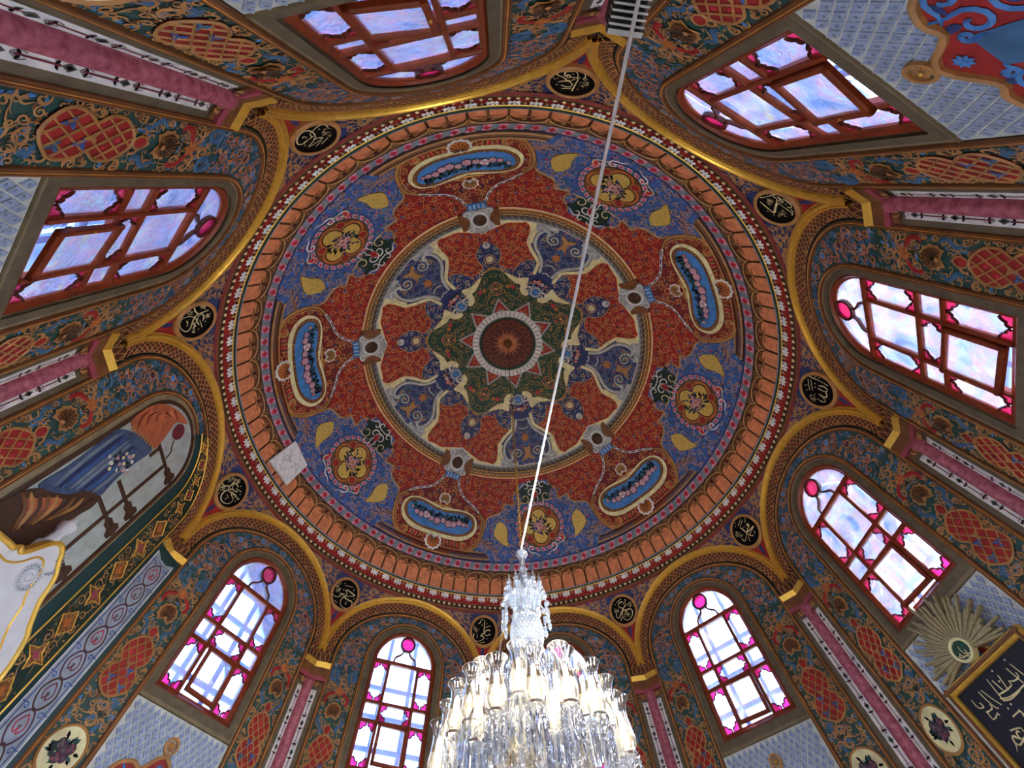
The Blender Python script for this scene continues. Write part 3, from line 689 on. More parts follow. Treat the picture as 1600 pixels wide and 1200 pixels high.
# --- five volute brackets with winged heads (traced at 90 degrees, built at -54)
brk = link('volute_bracket', None, ceiling)
mb = MB()
gbl = tc_([(590, 500), (560, 600), (500, 700), (460, 770), (460, 850), (480, 920), (600, 985)])
fill(mb, Db, mir([(0, gbl[0][1])] + gbl + [(0, 40.5)]), 'navy', .002, .03); bg = mir([(0, gbl[0][1])] + gbl + [(0, 40.5)]); scrolls(Db, [p for p in bg if p[0] >= 0], .024, np.random.default_rng(41), 'slate', ('crimson', 'brown', 'skyblue', 'purple'), .0024, (), .0026, mb, mb, (0,), True, 900); mb.build('bracket_ground', brk)
for mm in (1, -1):
    mb = MB()
    cre = smoothc(tc_([(535, 470), (540, 560), (530, 605), (455, 690), (405, 765), (398, 830), (402, 900), (385, 960)]), 5, False) * [mm, 1]
    stroke(mb, Db, cre, .016, 'cream', .0024, .002)
    mb.build('cream_edge', brk)
    mb = MB()
    gs = smoothc(tc_([(575, 500), (568, 580), (540, 650), (475, 735), (452, 810), (462, 880), (500, 930), (545, 915), (530, 885)]), 5, False) * [mm, 1]
    stroke(mb, Db, gs, .021, 'dgrey', .0026, .001); stroke(mb, Db, gs, .015, 'grey', .003, .005); stroke(mb, Db, gs, .004, 'white', .0075, .001)
    ft = np.array(tc_([(420, 925), (460, 900), (520, 950), (600, 940), (610, 1000), (420, 985)])) * [mm, 1]
    fill(mb, Db, ft, 'grey', .0045, .05, edge=.003); 
    for q in (((430, 930), (470, 960), (500, 940)), ((540, 970), (590, 980), (600, 955))): stroke(mb, Db, np.array(tc_(q)) * [mm, 1], .004, 'white', .0052, .001)
    mb.build('grey_scroll', brk)
    mb = MB()
    vc = np.array(tc_([(595, 860)])[0]) * [mm, 1]
    sp = spiral(.03, 2.4, 1, 1.5, 22, .9) * [-mm, 1]
    stroke(mb, Db, Db.loc(vc, sp), .0125, 'navy', .0034, .001, taper=True); stroke(mb, Db, Db.loc(vc, sp), .009, 'slate', .004, .003, taper=True); stroke(mb, Db, Db.loc(vc, sp), .003, 'cream', .0068, .001)
    fan(mb, Db, Db.loc(vc, circ((0, 0), .006, 8)), 'tan', .006, (0,), .002)
    for k in range(4): stroke(mb, Db, Db.loc(vc, np.array([(.02 + .004 * k, -.02), (.034 + .005 * k, -.004 - .006 * k), (.036 + .004 * k, .018 - .006 * k)]) * [mm, 1]), .004, 'tan' if k % 2 else 'paleline', .0036, .0015, taper=True)
    mb.build('volute', brk)
    mb = MB()
    wing = np.array(tc_([(283, 417), (330, 375), (400, 335), (445, 330), (452, 285), (485, 243), (525, 233), (545, 262), (512, 290), (505, 340), (500, 418), (440, 400), (390, 395), (340, 408)])) * [mm, 1]
    wo_ = smoothc(wing, 3); fill(mb, Db, wo_, 'cream', .005, .03, edge=.003); stroke(mb, Db, wo_, .002, 'tan', .0046, .001, True)
    for q, m in (((340, 285), 'orange'), ((385, 290), 'crimson')): fan(mb, Db, Db.loc(np.array(tc_([q])[0]) * [mm, 1], circ((0, 0), .011, 8)), m, .004, (0,), .002)
    mb.build('wing', brk)
mb = MB(); hc = (0, px_dome(CC, [(597, 296)], 90)[0][1])
fan(mb, Db, Db.loc(hc, circ((0, 0), .034, 20)), 'blue', .0052, (0,), .001); stroke(mb, Db, Db.loc(hc, circ((0, 0), .024, 22)), .011, 'grey', .006, .003, True); fan(mb, Db, Db.loc(hc, circ((0, 0), .012, 12)), 'skyblue', .0066, (0,), .001)
for mm in (1, -1): stroke(mb, Db, Db.loc(hc, (spiral(.018, 2.6, -1, 1.1, 14, .6) + [.042, .0]) * [mm, 1]), .007, 'white', .0066, .002, taper=True); stroke(mb, Db, Db.loc(hc, (spiral(.016, .6, 1, .8, 12, .6) + [.034, .026]) * [mm, 1]), .006, 'grey', .0066, .002, taper=True)
mb.build('ring_head', brk)
mb = MB(); rg = np.random.default_rng(5)
for i in range(26): fan(mb, Db, Db.loc(hc, leafshape(.014, .004, rg.uniform(0, 6.28), .2) + [rg.uniform(-.038, .038), .052 + rg.uniform(-.012, .012)]), ('black', 'dkgreen', 'crimson')[i % 3], .0075, (0,), .001)
flowers(mb, Db, hc, [(-.028, .052, 1), (-.01, .056, 1.1), (.01, .052, 1), (.03, .054, .9)], .011, ('flower', 'rose', 'white', 'tan'), .008, rg)
mb.build('flower_swag', brk)
mb = MB(); c1 = (0, px_dome(CC, [(672, 690)], 90)[0][1]); c2 = (0, px_dome(CC, [(700, 840)], 90)[0][1])
for k in range(6): a = k * 1.047; fan(mb, Db, Db.loc(c1, circ((math.cos(a) * .012, math.sin(a) * .012), .009, 8)), 'orange', .0045, (0,), .002)
fan(mb, Db, Db.loc(c1, circ((0, 0), .009, 10)), 'tan', .007, (0,), .002)
for mm in (1, -1): stroke(mb, Db, Db.loc(c1, np.array([(0, -.012), (.01, -.03), (.022, -.036), (.02, -.026)]) * [mm, 1]), .006, 'tan', .0045, .002, taper=True)
mb.build('centre_flower', brk)
mb = MB(); fill(mb, Db, Db.loc(c2, smoothc([(-.02, -.03), (0, -.026), (.02, -.03), (.013, -.006), (.013, .012), (.034, .036), (.028, .045), (0, .03), (-.028, .045), (-.034, .036), (-.013, .012), (-.013, -.006)], 3)), 'tan', .007, .05, edge=.004); mb.build('gilt_bracket', brk)
mb = MB()
for y in (500, 590): stroke(mb, Db, mir([(-abs(a), p) for a, p in px_dome(CC, [(600, y), (640, y + 10)], 90)]), .009, 'grey', .005, .003)
mb.build('cross_band', brk)
copies(brk, (72, 144, 216, 288))

# --- central star and disc
star = link('central_star', None, ceiling)
tipp = px_dome((680, 420, 5.), [(635, 940), (400, 905), (225, 780), (185, 565), (270, 345), (490, 230), (740, 255), (905, 410), (950, 650), (825, 830)], 0)
tphi = float(np.mean([p for a, p in tipp])); ta0 = float(np.mean([(a - 36 * k + 180 + 72) % 36 for k, (a, p) in enumerate(tipp)]))
ta0 = tipp[0][0]
for k in range(10):
    a = ta0 + 36 * k; mb = MB(); o = [(a, tphi), (a - 16.5, 10.9), (a, 10.6), (a + 16.5, 10.9)]
    fill(mb, D0, o, 'grey', .004, .05, edge=.002)
    fill(mb, D0, [(a, tphi - 1.0), (a - 11, 11.1), (a + 11, 11.1)], 'red', .005, .05)
    for q in ((a, 12.3), (a - 4, 11.6), (a + 4, 11.6)): stroke(mb, D0, D0.loc(q, spiral(.006, k, 1, 1.1, 9, .4)), .0018, 'giltline', .0054, .0005)
    mb.build('star_point', star)
mb = MB(); zone(mb, 9.2, 11.0, 'white', .006, 80, 1, .007); zone(mb, 8.9, 9.2, 'grey', .009, 80, 1, .006)
for k in range(48):
    a = k * 7.5; stroke(mb, D0, [(a, 9.3), (a, 10.9)], .0035, 'dgrey', .0068, .0004)
mb.build('dentil_ring', star)
mb = MB(); zone(mb, 8.2, 8.95, 'green', .005, 80, 1, .008)
for k in range(40): stroke(mb, D0, [(k * 9, 8.25), (k * 9 + 2, 8.9)], .0022, 'dkgreen', .0076, .0004)
mb.build('green_ring', star)
mb = MB(); zone(mb, .02, 8.3, 'darkred', .003, 80, 5, .005)
for k in range(20):
    a = k * 18; stroke(mb, D0, D0.loc((a, 6.6), circ((0, 0), .012, 12, .017)), .0022, 'orange', .0056, .0006, True); stroke(mb, D0, D0.loc((a + 9, 7.4), circ((0, 0), .008, 9)), .0018, 'brown', .0056, .0006, True)
for k in range(44):
    a = k * 360 / 44; stroke(mb, D0, [(a, 1.2), (a, 2.4), (a, 3 + 2.6 * ((k * 7) % 5) / 5 + .4)], .0042, 'salmon', .0052, .001, taper=True)
mb.build('sunray_disc', star)
mb = MB(); lathe(mb, [(.001, 1.095), (.006, 1.095), (.011, 1.1), (.016, 1.104), (.019, 1.112), (.019, 1.122)], 'brown', 24); mb.build('ceiling_hook_plate', star, True)

# --- flower tiles of the pink rib (120 round the dome)
mb = MB()
q = lambda *p: np.array(p)
fan(mb, D0, q((-1.15, 70.5), (.35, 70.5), (1.0, 72.6), (-.5, 72.6)), 'pink', .003, (0,), .001)
for k in range(4): fan(mb, D0, D0.loc((-.08, 71.55), circ((.0062 * math.cos(k * 1.571), .0068 * math.sin(k * 1.571)), .0062, 7)), 'crimson', .0045, (0,), .0012)
fan(mb, D0, D0.loc((-.08, 71.55), circ((0, 0), .003, 5)), 'darkred', .0062, (0,), .0005)
fan(mb, D0, q((.45, 70.5), (.9, 70.5), (1.55, 72.6), (1.1, 72.6)), 'grey', .0028, (0,), .0008)
stroke(mb, D0, q((.68, 70.5), (1.0, 71.5), (1.32, 72.6)), .0022, 'dgrey', .004, .0006)
first = mb.build('flower_tile', ceiling)
for k in range(1, 120):
    o = first.copy(); col.objects.link(o); o.rotation_euler = (0, 0, math.radians(3 * k))
mb = MB(); zone(mb, 70.05, 70.4, 'navy', .002, 240, 1, .003); zone(mb, 72.6, 72.9, 'dbrown', .004, 240, 1, .001); mb.build('rib_edging', ceiling)

# --- painted arcade of the drum: 52 arches over pairs of brick panels
def drum(az, t):           # the drum stands almost upright between ledge and rib
    return np.stack([np.asarray(az, float), 79.3 + (72.9 - 79.3) * np.asarray(t, float)], 1)
NA = 52; pit = 360 / NA
def archp(x0, x1, top, n=8):
    c = (x0 + x1) / 2; r = (x1 - x0) / 2; t = np.linspace(math.pi, 0, n)
    return [(x0, .02)] + [(c + r * math.cos(a), top - .16 + .16 * math.sin(a) ** .8) for a in t] + [(x1, .02)]
mbp = MB(); o = np.array(archp(.25, pit / 2 - .25, .72)); fill(mbp, D0, drum(o[:, 0], o[:, 1]), 'salmon', .002, .05, edge=.001)
for k in range(9):
    y = .08 + k * .07; x1 = pit / 2 - .3 - (.25 if k > 7 else 0); stroke(mbp, D0, drum([.3 + (.25 if k > 7 else 0), x1], [y, y]), .0022, 'brick', .0026, .0003)
pan0 = mbp.build('brick_panel', ceiling)
mbf = MB(); 
for a in (0, pit / 2, pit):
    stroke(mbf, D0, drum([a, a], [.02, .62]), .006 if a != pit / 2 else .005, 'brown', .0035, .0025); fan(mbf, D0, drum([a - .5, a + .5, a + .2, a - .2], [.66, .66, .58, .58]), 'tan', .004, (0,), .002)
ar = np.array(archp(.05, pit - .05, .95, 14)[1:-1]); ar[:, 1] = .6 + (ar[:, 1] - ar[:, 1].min()) * 1.9
ar[:, 1] = .6 + .34 * np.sin(np.linspace(0, math.pi, len(ar))) ** .7
fill(mbf, D0, drum(ar[:, 0], ar[:, 1]), 'brown', .0012, .05); stroke(mbf, D0, drum(ar[:, 0], ar[:, 1]), .007, 'tan', .003, .003)
stroke(mbf, D0, drum(ar[:, 0] * .88 + pit * .06, ar[:, 1] * .94 + .03), .0028, 'dbrown', .0034, .001)
fan(mbf, D0, drum([pit / 2 - .8, pit / 2 + .8, pit / 2 + .25, pit / 2 - .25], [.84, .84, .68, .68]), 'darkred', .003, (0,), .0015)
for mm in (1, -1): stroke(mbf, D0, D0.loc((pit / 2 + mm * .9, 79.3 - 6.4 * .76), spiral(.009, 1, mm, 1, 9, .5)), .003, 'tan', .0034, .001)
for mm in (0, 1): stroke(mbf, D0, D0.loc((.35 + mm * (pit - .7), 73.35), spiral(.009, 2, 1 if mm else -1, 1, 9, .5)), .0025, 'tan', .002, .001)
arc0 = mbf.build('arcade_arch', ceiling)
for k in range(NA):
    az = 103.32 - pit / 2 + k * pit
    oa = arc0 if k == 0 else arc0.copy(); op = pan0 if k == 0 else pan0.copy(); oq = pan0.copy()
    for o_, d in ((oa, 0), (op, 0), (oq, pit / 2)):
        if o_.name not in col.objects: col.objects.link(o_)
        o_.rotation_euler = (0, 0, math.radians(az + d))
# --- ledge, palmettes, beads
mb = MB()
for p0, p1, m, o0, o1 in ((79.25, 79.35, 'dgrey', .0, .012), (79.35, 79.75, 'slate', .012, .013), (79.75, 79.9, 'dkgreen', .013, .008), (79.9, 80.05, 'gold', .008, .006), (80.05, 80.1, 'dbrown', .006, .002),
                          (82.0, 82.15, 'giltline', .0, .003), (82.15, 83.35, 'dbrown', .003, .003), (83.35, 83.5, 'giltline', .003, .006), (83.5, 83.9, 'brown', .006, .005), (83.9, 84.25, 'dred', .005, .0)):
    zone(mb, p0, p1, m, o0, 240, 1, o1)
mb.build('cornice_ledge', ceiling)
mb = MB()
for j, (a, l) in enumerate(((-1.15, .017), (-.6, .022), (0, .024), (.6, .022), (1.15, .017))):
    p = leafshape(l, .0047, math.pi / 2 + a, 0, 4) + [math.sin(-a) * .004, -.011 + .0015 * abs(a)]
    fan(mb, D0, D0.loc((0, 80.95), p), 'white', .004 + .0004 * (2 - abs(j - 2)), (0,), .003)
fan(mb, D0, D0.loc((0, 80.95), circ((0, -.012), .006, 7)), 'white', .006, (0,), .002)
for mm in (1, -1): fan(mb, D0, D0.loc((0, 80.95), circ((mm * .012, -.0135), .0042, 6)), 'white', .005, (0,), .002)
fan(mb, D0, D0.loc((1.68, 80.7), [(-.006, -.011), (.006, -.011), (0, .008)]), 'tan', .003, (0,), .001)
fan(mb, D0, D0.loc((1.68, 80.7), [(-.003, -.011), (.003, -.011), (0, -.002)]), 'grey', .0045, (0,), .001)
pal0 = mb.build('palmette', ceiling)
for k in range(107):
    o_ = pal0 if k == 0 else pal0.copy()
    if k: col.objects.link(o_)
    o_.rotation_euler = (0, 0, math.radians(105.64 + k * 360 / 107))
mb = MB(); fan(mb, D0, D0.loc((0, 82.75), [(-.0055, -.005), (0, -.003), (.0055, -.005), (.005, .002), (0, .007), (-.005, .002)]), 'paleline', .0055, (0,), .004)
bd0 = mb.build('bead', ceiling)
for k in range(260):
    o_ = bd0 if k == 0 else bd0.copy()
    if k: col.objects.link(o_)
    o_.rotation_euler = (0, 0, math.radians(k * 360 / 260))
# bare marbled repair patch on the arcade
mb = MB(); pp = px_dome((380, 620, 4.), [(145, 400), (310, 275), (385, 430), (255, 555)], 0)
fill(mb, D0, pp, 'marble', .016, .02, edge=.008)
for k in range(7): 
    c = np.mean(pp, 0) + np.random.default_rng(k).uniform(-2, 2, 2); stroke(mb, D0, D0.loc(c, spiral(.014, k, 1, .5, 8, .8)), .0025, 'grey', .0164, .0005)
mb.build('repair_patch', ceiling, label='bare white marbled patch breaking the painted arcade')
# ================================================================== WALLS (one decagon side is built, then turned about the axis)
def link_copy(o, parent, rot=None):
    c = o.copy(); col.objects.link(c); c.parent = parent
    if rot is not None: c.rotation_euler = (0, 0, math.radians(rot))
    return c
def copy_tree(root, rot, skip=(), **props):
    """copy of a thing with its parts and sub-parts, turned about the axis of the room"""
    r = link_copy(root, None, rot)
    for k, v in props.items(): r[k] = v
    for ch_ in list(root.children):
        if ch_.name.split('.')[0] in skip: continue
        d = link_copy(ch_, r)
        for g in ch_.children: link_copy(g, d)
    return r
FLOOR_H = -Z0 / U
mb = MB(); t = np.radians(np.arange(10) * 36 - 72); V = np.stack([1.3 * np.cos(t), 1.3 * np.sin(t), 0 * t + FLOOR_H], 1)
mb.add(V, [tuple(range(10))], 'carpet')
mg = MB(); tg = np.radians(np.arange(40) * 9); mg.add(np.stack([14 * np.cos(tg), 14 * np.sin(tg), 0 * tg + FLOOR_H - .02], 1), [tuple(range(40))], 'ground')
mg.build('ground', kind='structure', label='pale paved ground outside the building', category='ground')
mb.build('floor', kind='structure', label='reddish brown carpeted floor of the ten-sided room', category='floor')

S1 = Wall(1)
def arch_path(hw, bot, cy, ry, n=22):
    t = np.linspace(0, math.pi, n); return np.concatenate([[(hw, bot)], [(hw, (bot + cy) / 2)], np.stack([hw * np.cos(t), cy + ry * np.sin(t)], 1), [(-hw, (bot + cy) / 2)], [(-hw, bot)]])
W_OUT = arch_path(.122, -.305, .018, .122); W_SUR = arch_path(.149, -.334, .015, .148)
HW = .3125
ADDED_LOWIN = np.array([(-.13, -1.12), (.13, -1.12), (.13, -.70), (-.13, -.70)])  # opening for the added, unseen lower window
def loft(mb, S, a, b, oa, ob, m, closed=True):
    n = len(a); V = np.concatenate([S.P(a, oa), S.P(b, ob)]); F = [(i, (i + 1) % n, n + (i + 1) % n, n + i) for i in range(n if closed else n - 1)]
    mb.add(V, F, m)
wall1 = empty('wall_1', kind='structure', category='wall')
def face(mb, m='taupe'):
    fill(mb, S1, [(-HW, FLOOR_H), (HW, FLOOR_H), (HW, .30), (-HW, .30)], m, 0, 0, [W_OUT, ADDED_LOWIN])
mb = MB(); face(mb); mb.build('wall_face', wall1)
# beige splayed surround
mb = MB(); loft(mb, S1, W_SUR, W_OUT, .004, -.008, 'beige'); loft(mb, S1, W_SUR, W_SUR, 0, .004, 'beige')
mb.build('window_surround', wall1)
# painted border between surround and pilasters
ell = lambda a, b, cy, t0, t1, n: np.stack([a * np.cos(np.linspace(t0, t1, n)), cy + b * np.sin(np.linspace(t0, t1, n))], 1)
AR2 = (.256, .200)
outer = np.concatenate([[(.256, -.62)], [(.256, -.03)], ell(.256, .2, 0, 0, math.pi, 30), [(-.256, -.03)], [(-.256, -.62)]])
inner = np.concatenate([[(.149, -.62)], W_SUR, [(-.149, -.62)]])
border = np.concatenate([outer, inner[::-1]])
mb = MB(); fill(mb, S1, border, 'floral', .002, .0); mb.build('border_ground', wall1)
# mouldings that edge the border
mb = MB()
for pth, sg in ((outer, 1), (inner, -1)):
    sweep(mb, S1, pth, [(-.006, .002), (-.005, .007), (-.002, .008), (0, .005), (.002, .0075), (.005, .006), (.0065, .002)], 'brown')
    sweep(mb, S1, pth, [(-.0022, .0078), (0, .0055), (.001, .0072)], 'giltline')
mb.build('border_moulding', wall1)
mb = MB(); g2 = np.concatenate([[(.262, -.04)], ell(.262, .206, 0, 0, math.pi, 34), [(-.262, -.04)]]); stroke(mb, S1, g2, .012, 'dkgreen', .004, .001); stroke(mb, S1, g2 * 1.012, .004, 'black', .0045, .0005); mb.build('green_fillet_shade', wall1)  # green fillet widened, with a black line drawn as the shadow gap
rgw = np.random.default_rng(50)
lines = MB(); leaves = MB()
upz = np.concatenate([[(.25, -.05)], ell(.25, .194, 0, 0, math.pi / 2, 16), [(0, .166)], ell(.155, .155, .013, math.pi / 2, 0, 14), [(.155, -.05)]])
scrolls(S1, upz, .0215, rgw, 'orange', ('fblue', 'fblue', 'slate', 'fblue', 'tan'), .003, (), .0036, lines, leaves, (0,), True, 2500, 1., 1.6)
lowz = [(.155, -.05), (.25, -.05), (.25, -.62), (.155, -.62)]
ovx = circ((.205, -.466), .043, 16, .046)
exl = [ovx, circ((.205, -.172), .03, 12), [(.205, -.234), (.24, -.258), (.238, -.288), (.229, -.300), (.244, -.335), (.232, -.355), (.205, -.368), (.178, -.355), (.166, -.335), (.181, -.300), (.172, -.288), (.17, -.258)]]
scrolls(S1, lowz, .03, rgw, 'tan', ('fblue', 'teal', 'dkgreen', 'fblue', 'teal'), .003, exl, .0042, lines, leaves, (0,), True, 2500, 1., 1.5)
scrolls(S1, lowz, .0135, rgw, 'tan', ('fblue', 'fblue', 'teal', 'brown', 'skyblue'), .0026, exl, .0028, lines, leaves, (0,), True, 6000, 1., 1.6)
scrolls(S1, upz, .0125, rgw, 'fblue', ('fblue', 'fblue', 'teal', 'slate'), .0026, (), .002, lines, leaves, (0,), True, 4000, 1., 1.5)
lines.build('border_scrollwork', wall1, kind='stuff'); leaves.build('border_leaves', wall1, kind='stuff')
for mm in (1, -1):
    X = lambda p: np.asarray(p, float) * [mm, 1]
    mb = MB(); shell(mb, S1, (.205 * mm, -.172), .026, math.pi / 2, .004, 'tan', 'brown', 'dbrown', 9); mb.build('painted_shell', wall1)
    mb = MB()                                   # red strapwork cartouche
    o = [(.205, -.236), (.222, -.243), (.238, -.262), (.238, -.285), (.226, -.300), (.236, -.312), (.242, -.335), (.232, -.352), (.205, -.366), (.178, -.352), (.168, -.335), (.174, -.312), (.184, -.300), (.172, -.285), (.172, -.262), (.188, -.243)]
    oo = smoothc(X(o), 3); fill(mb, S1, oo, 'red', .0045, .0, edge=.002); stroke(mb, S1, oo, .005, 'tan', .005, .002, True)
    for sl in (1, -1):
        for c0 in np.arange(-.2, .2, .028):
            xs = np.linspace(.165, .245, 60); ys = -.3 + c0 + sl * (xs - .205) * 1.25; P_ = X(np.stack([xs, ys], 1)); ins_ = inpoly(P_, oo * .0 + oo)
            run = []
            for p_, k_ in list(zip(P_, ins_)) + [(None, False)]:
                if k_: run.append(p_)
                else:
                    if len(run) > 5: stroke(mb, S1, np.array(run), .0032, 'tan', .005 + .0004 * (sl > 0), .0018)
                    run = []
    for q, m_ in (((.195, -.312), 'blue'), ((.222, -.335), 'blue'), ((.188, -.345), 'fblue'), ((.205, -.3), 'tan')): [fan(mb, S1, X(leafshape(.012, .0035, a_, .3) + np.array(q)), m_, .0058, (0,), .0015) for a_ in (.4, 2.2, 4.2)]
    for q in ((.205, -.262), (.19, -.28), (.22, -.28)): fan(mb, S1, X(circ(q, .0055, 4)), 'crimson', .0052, (0,), .001)
    fan(mb, S1, X(circ((.205, -.222), .009, 10, .011)), 'red', .005, (0,), .002); stroke(mb, S1, X(circ((.205, -.222), .0105, 12, .0125)), .003, 'tan', .005, .001, True)
    mb.build('red_strapwork', wall1)
    mb = MB()                                   # red horns and star flower above the shell
    for s_ in (1, -1):
        h = np.array([(.205 + s_ * .008, -.118), (.205 + s_ * .02, -.122), (.205 + s_ * .033, -.13), (.205 + s_ * .036, -.145), (.205 + s_ * .028, -.152)])
        stroke(mb, S1, X(smoothc(h, 3, False)), .0105, 'red', .004, .002, taper=True)
        stroke(mb, S1, X(np.array([(.205 + s_ * .004, -.112), (.205 + s_ * .018, -.098), (.205 + s_ * .034, -.1), (.205 + s_ * .036, -.085)])), .005, 'tan', .004, .0015, taper=True)
        stroke(mb, S1, X(spiral(.017, 1.2, s_, 1.2, 14, .6) + np.array([(.205 + s_ * .03) * mm, -.068])), .008, 'fblue', .004, .002, taper=True)
        stroke(mb, S1, X(smoothc([(.205 + s_ * .03, -.185), (.205 + s_ * .04, -.2), (.205 + s_ * .025, -.215), (.205 + s_ * .03, -.228)], 3, False)), .009, 'fblue', .004, .002, taper=True)
    for k in range(6): fan(mb, S1, X(leafshape(.017, .004, k * 1.047 + .5, 0) + [.205, -.114]), 'orange', .0046, (0,), .002)
    mb.build('star_flower', wall1)
    md = link('oval_medallion', None, wall1)
    mb = MB(); o = circ((.205 * mm, -.466), .040, 28, .042); fill(mb, S1, o, 'cream', .0055, 0, edge=.004); stroke(mb, S1, o, .006, 'tan', .005, .003, True); mb.build('cream_oval', md)
    mb = MB(); rg = np.random.default_rng(60)
    for i in range(46):
        a = rg.uniform(0, 6.28); r = rg.uniform(.004, .022); fan(mb, S1, leafshape(.012, .003, a + rg.uniform(-.5, .5), .2) + np.array([.205 * mm + r * math.cos(a), -.466 + r * math.sin(a)]), ('dkgreen', 'black', 'teal')[i % 3], .006 + .0001 * (i % 7), (0,), .0006)
    flowers(mb, S1, (.205 * mm, -.466), [(0, 0, 1.3), (.011, .008, 1), (-.011, .006, 1), (.004, -.012, 1), (-.008, -.01, .8)], .0085, ('purple', 'rose', 'purple', 'dgrey'), .007, rg)
    mb.build('painted_bouquet', md)
mb = MB()
fan(mb, S1, circ((0, .18), .013, 12, .009), 'fblue', .005, (0,), .001); stroke(mb, S1, circ((0, .18), .015, 14, .0105), .003, 'tan', .005, .001, True)
for mm in (1, -1):
    for a in (.45, .9, 1.3):
        c = (mm * .204 * math.sin(a), .172 * math.cos(a) + .01); fan(mb, S1, circ(c, .009, 10, .007), 'skyblue' if a < 1 else 'purple', .005, (0,), .001); stroke(mb, S1, circ(c, .0105, 12, .0085), .0025, 'tan', .005, .001, True)
mb.build('arch_jewels', wall1)
# lattice soffit between gilt arch and border
SL = Wall(1)
class Soffit(Wall):                 # u = angle 0..180, v = 0 at the border arch .. 1 at the gilt arch
    def P(s, uv, off=0.):
        uv = np.asarray(uv, float).reshape(-1, 2); a = np.radians(uv[:, 0]); t = uv[:, 1:2]
        i = np.stack([.264 * np.cos(a), .208 * np.sin(a)], 1); o = np.stack([AW * np.cos(a), BH * np.sin(a)], 1)
        q = i + (o - i) * t; return Wall.P(s, q, .003 + .0065 * t[:, 0] + off)
    def iso(s, uv): return uv * [.005, .05]
SF = Soffit(1)
def grid(mb, S, u0, u1, nu, v0, v1, nv, m, off=0.):
    g = np.stack(np.meshgrid(np.linspace(u0, u1, nu + 1), np.linspace(v0, v1, nv + 1)), -1).reshape(-1, 2)
    F = [(j * (nu + 1) + i, j * (nu + 1) + i + 1, (j + 1) * (nu + 1) + i + 1, (j + 1) * (nu + 1) + i) for j in range(nv) for i in range(nu)]
    mb.add(S.P(g, off), F, m)
mb = MB(); grid(mb, SF, 0, 180, 48, 0, 1, 2, 'lattice')
for mm in (1, -1): fill(mb, S1, np.array([(.258, -.045), (.3125, -.045), (.3125, .004), (.262, .004)]) * [mm, 1], 'lattice', .0032, 0)
mb.build('arch_soffit', wall1)
mb = MB(); nL = 46
for k in range(nL):
    a = 180 * (k + .5) / nL; d = 180 / nL * 1.35
    for s_ in (1, -1): stroke(mb, SF, [(a - s_ * d, .06), (a, .5), (a + s_ * d, .94)], .0022, 'tan', .0006, .0008)
    fan(mb, SF, [(a - 1.0, .5), (a, .38), (a + 1.0, .5), (a, .62)], ('red', 'dkgreen', 'dred')[k % 3], .0005, (0,), .0008)
    for v in (.18, .82): fan(mb, SF, [(a + 1.95 - .8, v), (a + 1.95, v - .1), (a + 1.95 + .8, v), (a + 1.95, v + .1)], ('dred', 'tan', 'purple')[k % 3], .0005, (0,), .0008)
for v in (.03, .97): stroke(mb, SF, [(a, v) for a in np.linspace(0, 180, 48)], .003, 'tan', .0006, .001)
for mm in (1, -1):
    for k in range(3):
        for s_ in (1, -1): stroke(mb, S1, np.array([(.262 + .016 * k, -.043 if s_ > 0 else 0), (.262 + .016 * (k + 1), 0 if s_ > 0 else -.043)]) * [mm, 1], .0024, 'tan', .0042, .0008)
        fan(mb, S1, circ(((.27 + .016 * k) * mm, -.0215), .004, 4), 'rose' if k % 2 else 'green', .0042, (0,), .0008)
mb.build('soffit_lattice', wall1, kind='stuff')
SG = Wall(1, AG)
mb = MB(); pth = np.concatenate([[(AW - .002, -.006)], ell(AW - .002, BH, 0, .02, math.pi - .02, 56), [(-AW + .002, -.006)]])
pr = [(-.0125, -.004), (-.0125, .003), (-.0115, .006), (-.0095, .0068), (-.0075, .0055), (-.0065, .003), (-.0055, .0065), (-.0035, .0105), (0, .012), (.0035, .0105), (.0055, .0065), (.0065, .003), (.0075, .0055), (.0095, .0068), (.0115, .006), (.0125, .003), (.0125, -.004)]
sweep(mb, SG, pth, pr, 'gold'); mb.build('gilt_arch_moulding', wall1)
# tiled panel under the window
mb = MB(); fill(mb, S1, [(-.142, -.62), (.142, -.62), (.142, -.336), (-.142, -.336)], 'tile_joint', .001, 0); mb.build('tile_bed', wall1)
TW, TH = .0185, .026
def tile_shape(k=.43): return np.array([(0, TH * k), (TW * k, 0), (0, -TH * k), (-TW * k, 0)])
SP = None
LOWP = [(0, -.408), (.016, -.416), (.028, -.43), (.043, -.443), (.056, -.438), (.066, -.4365), (.083, -.442), (.096, -.453), (.105, -.475), (.118, -.49), (.116, -.53), (.122, -.56), (.118, -.62)]
lowpoly = smoothc(mir(LOWP), 2)
tiles = []
for j in range(24):
    for i in range(-9, 10):
        x = i * TW + (TW / 2 if j % 2 else 0); y = -.349 - j * TH / 2
        if abs(x) > .134 or y < -.60: continue
        if inpoly([(x, y)], lowpoly)[0] or (x * x + (y + .388) ** 2) ** .5 < .016: continue
        tiles.append((x, y))
mt = MB(); q = tile_shape(); P = np.concatenate([S1.P(q, .0012), S1.P(q * .86, .0032), S1.P(q * .28 + [0, -.001], .0036)])
mt.add(P, [(i, (i + 1) % 4, 4 + (i + 1) % 4, 4 + i) for i in range(4)] + [(4, 5, 6, 7)], 'tile')
fan(mt, S1, circ((.001, -.001), .0022, 5), 'slate', .0036, (0,), .0006); stroke(mt, S1, tile_shape(.36), .0012, 'tile_joint', .0034, .0004, True)
t0 = None
for x, y in tiles:
    o = mt.build('tile', wall1) if t0 is None else link_copy(t0, wall1)
    if t0 is None: t0 = o
    o.location = tuple(S1.tv * x * U + np.array([0, 0, y * U]))
ros1 = link('gilt_rosette', None, wall1)
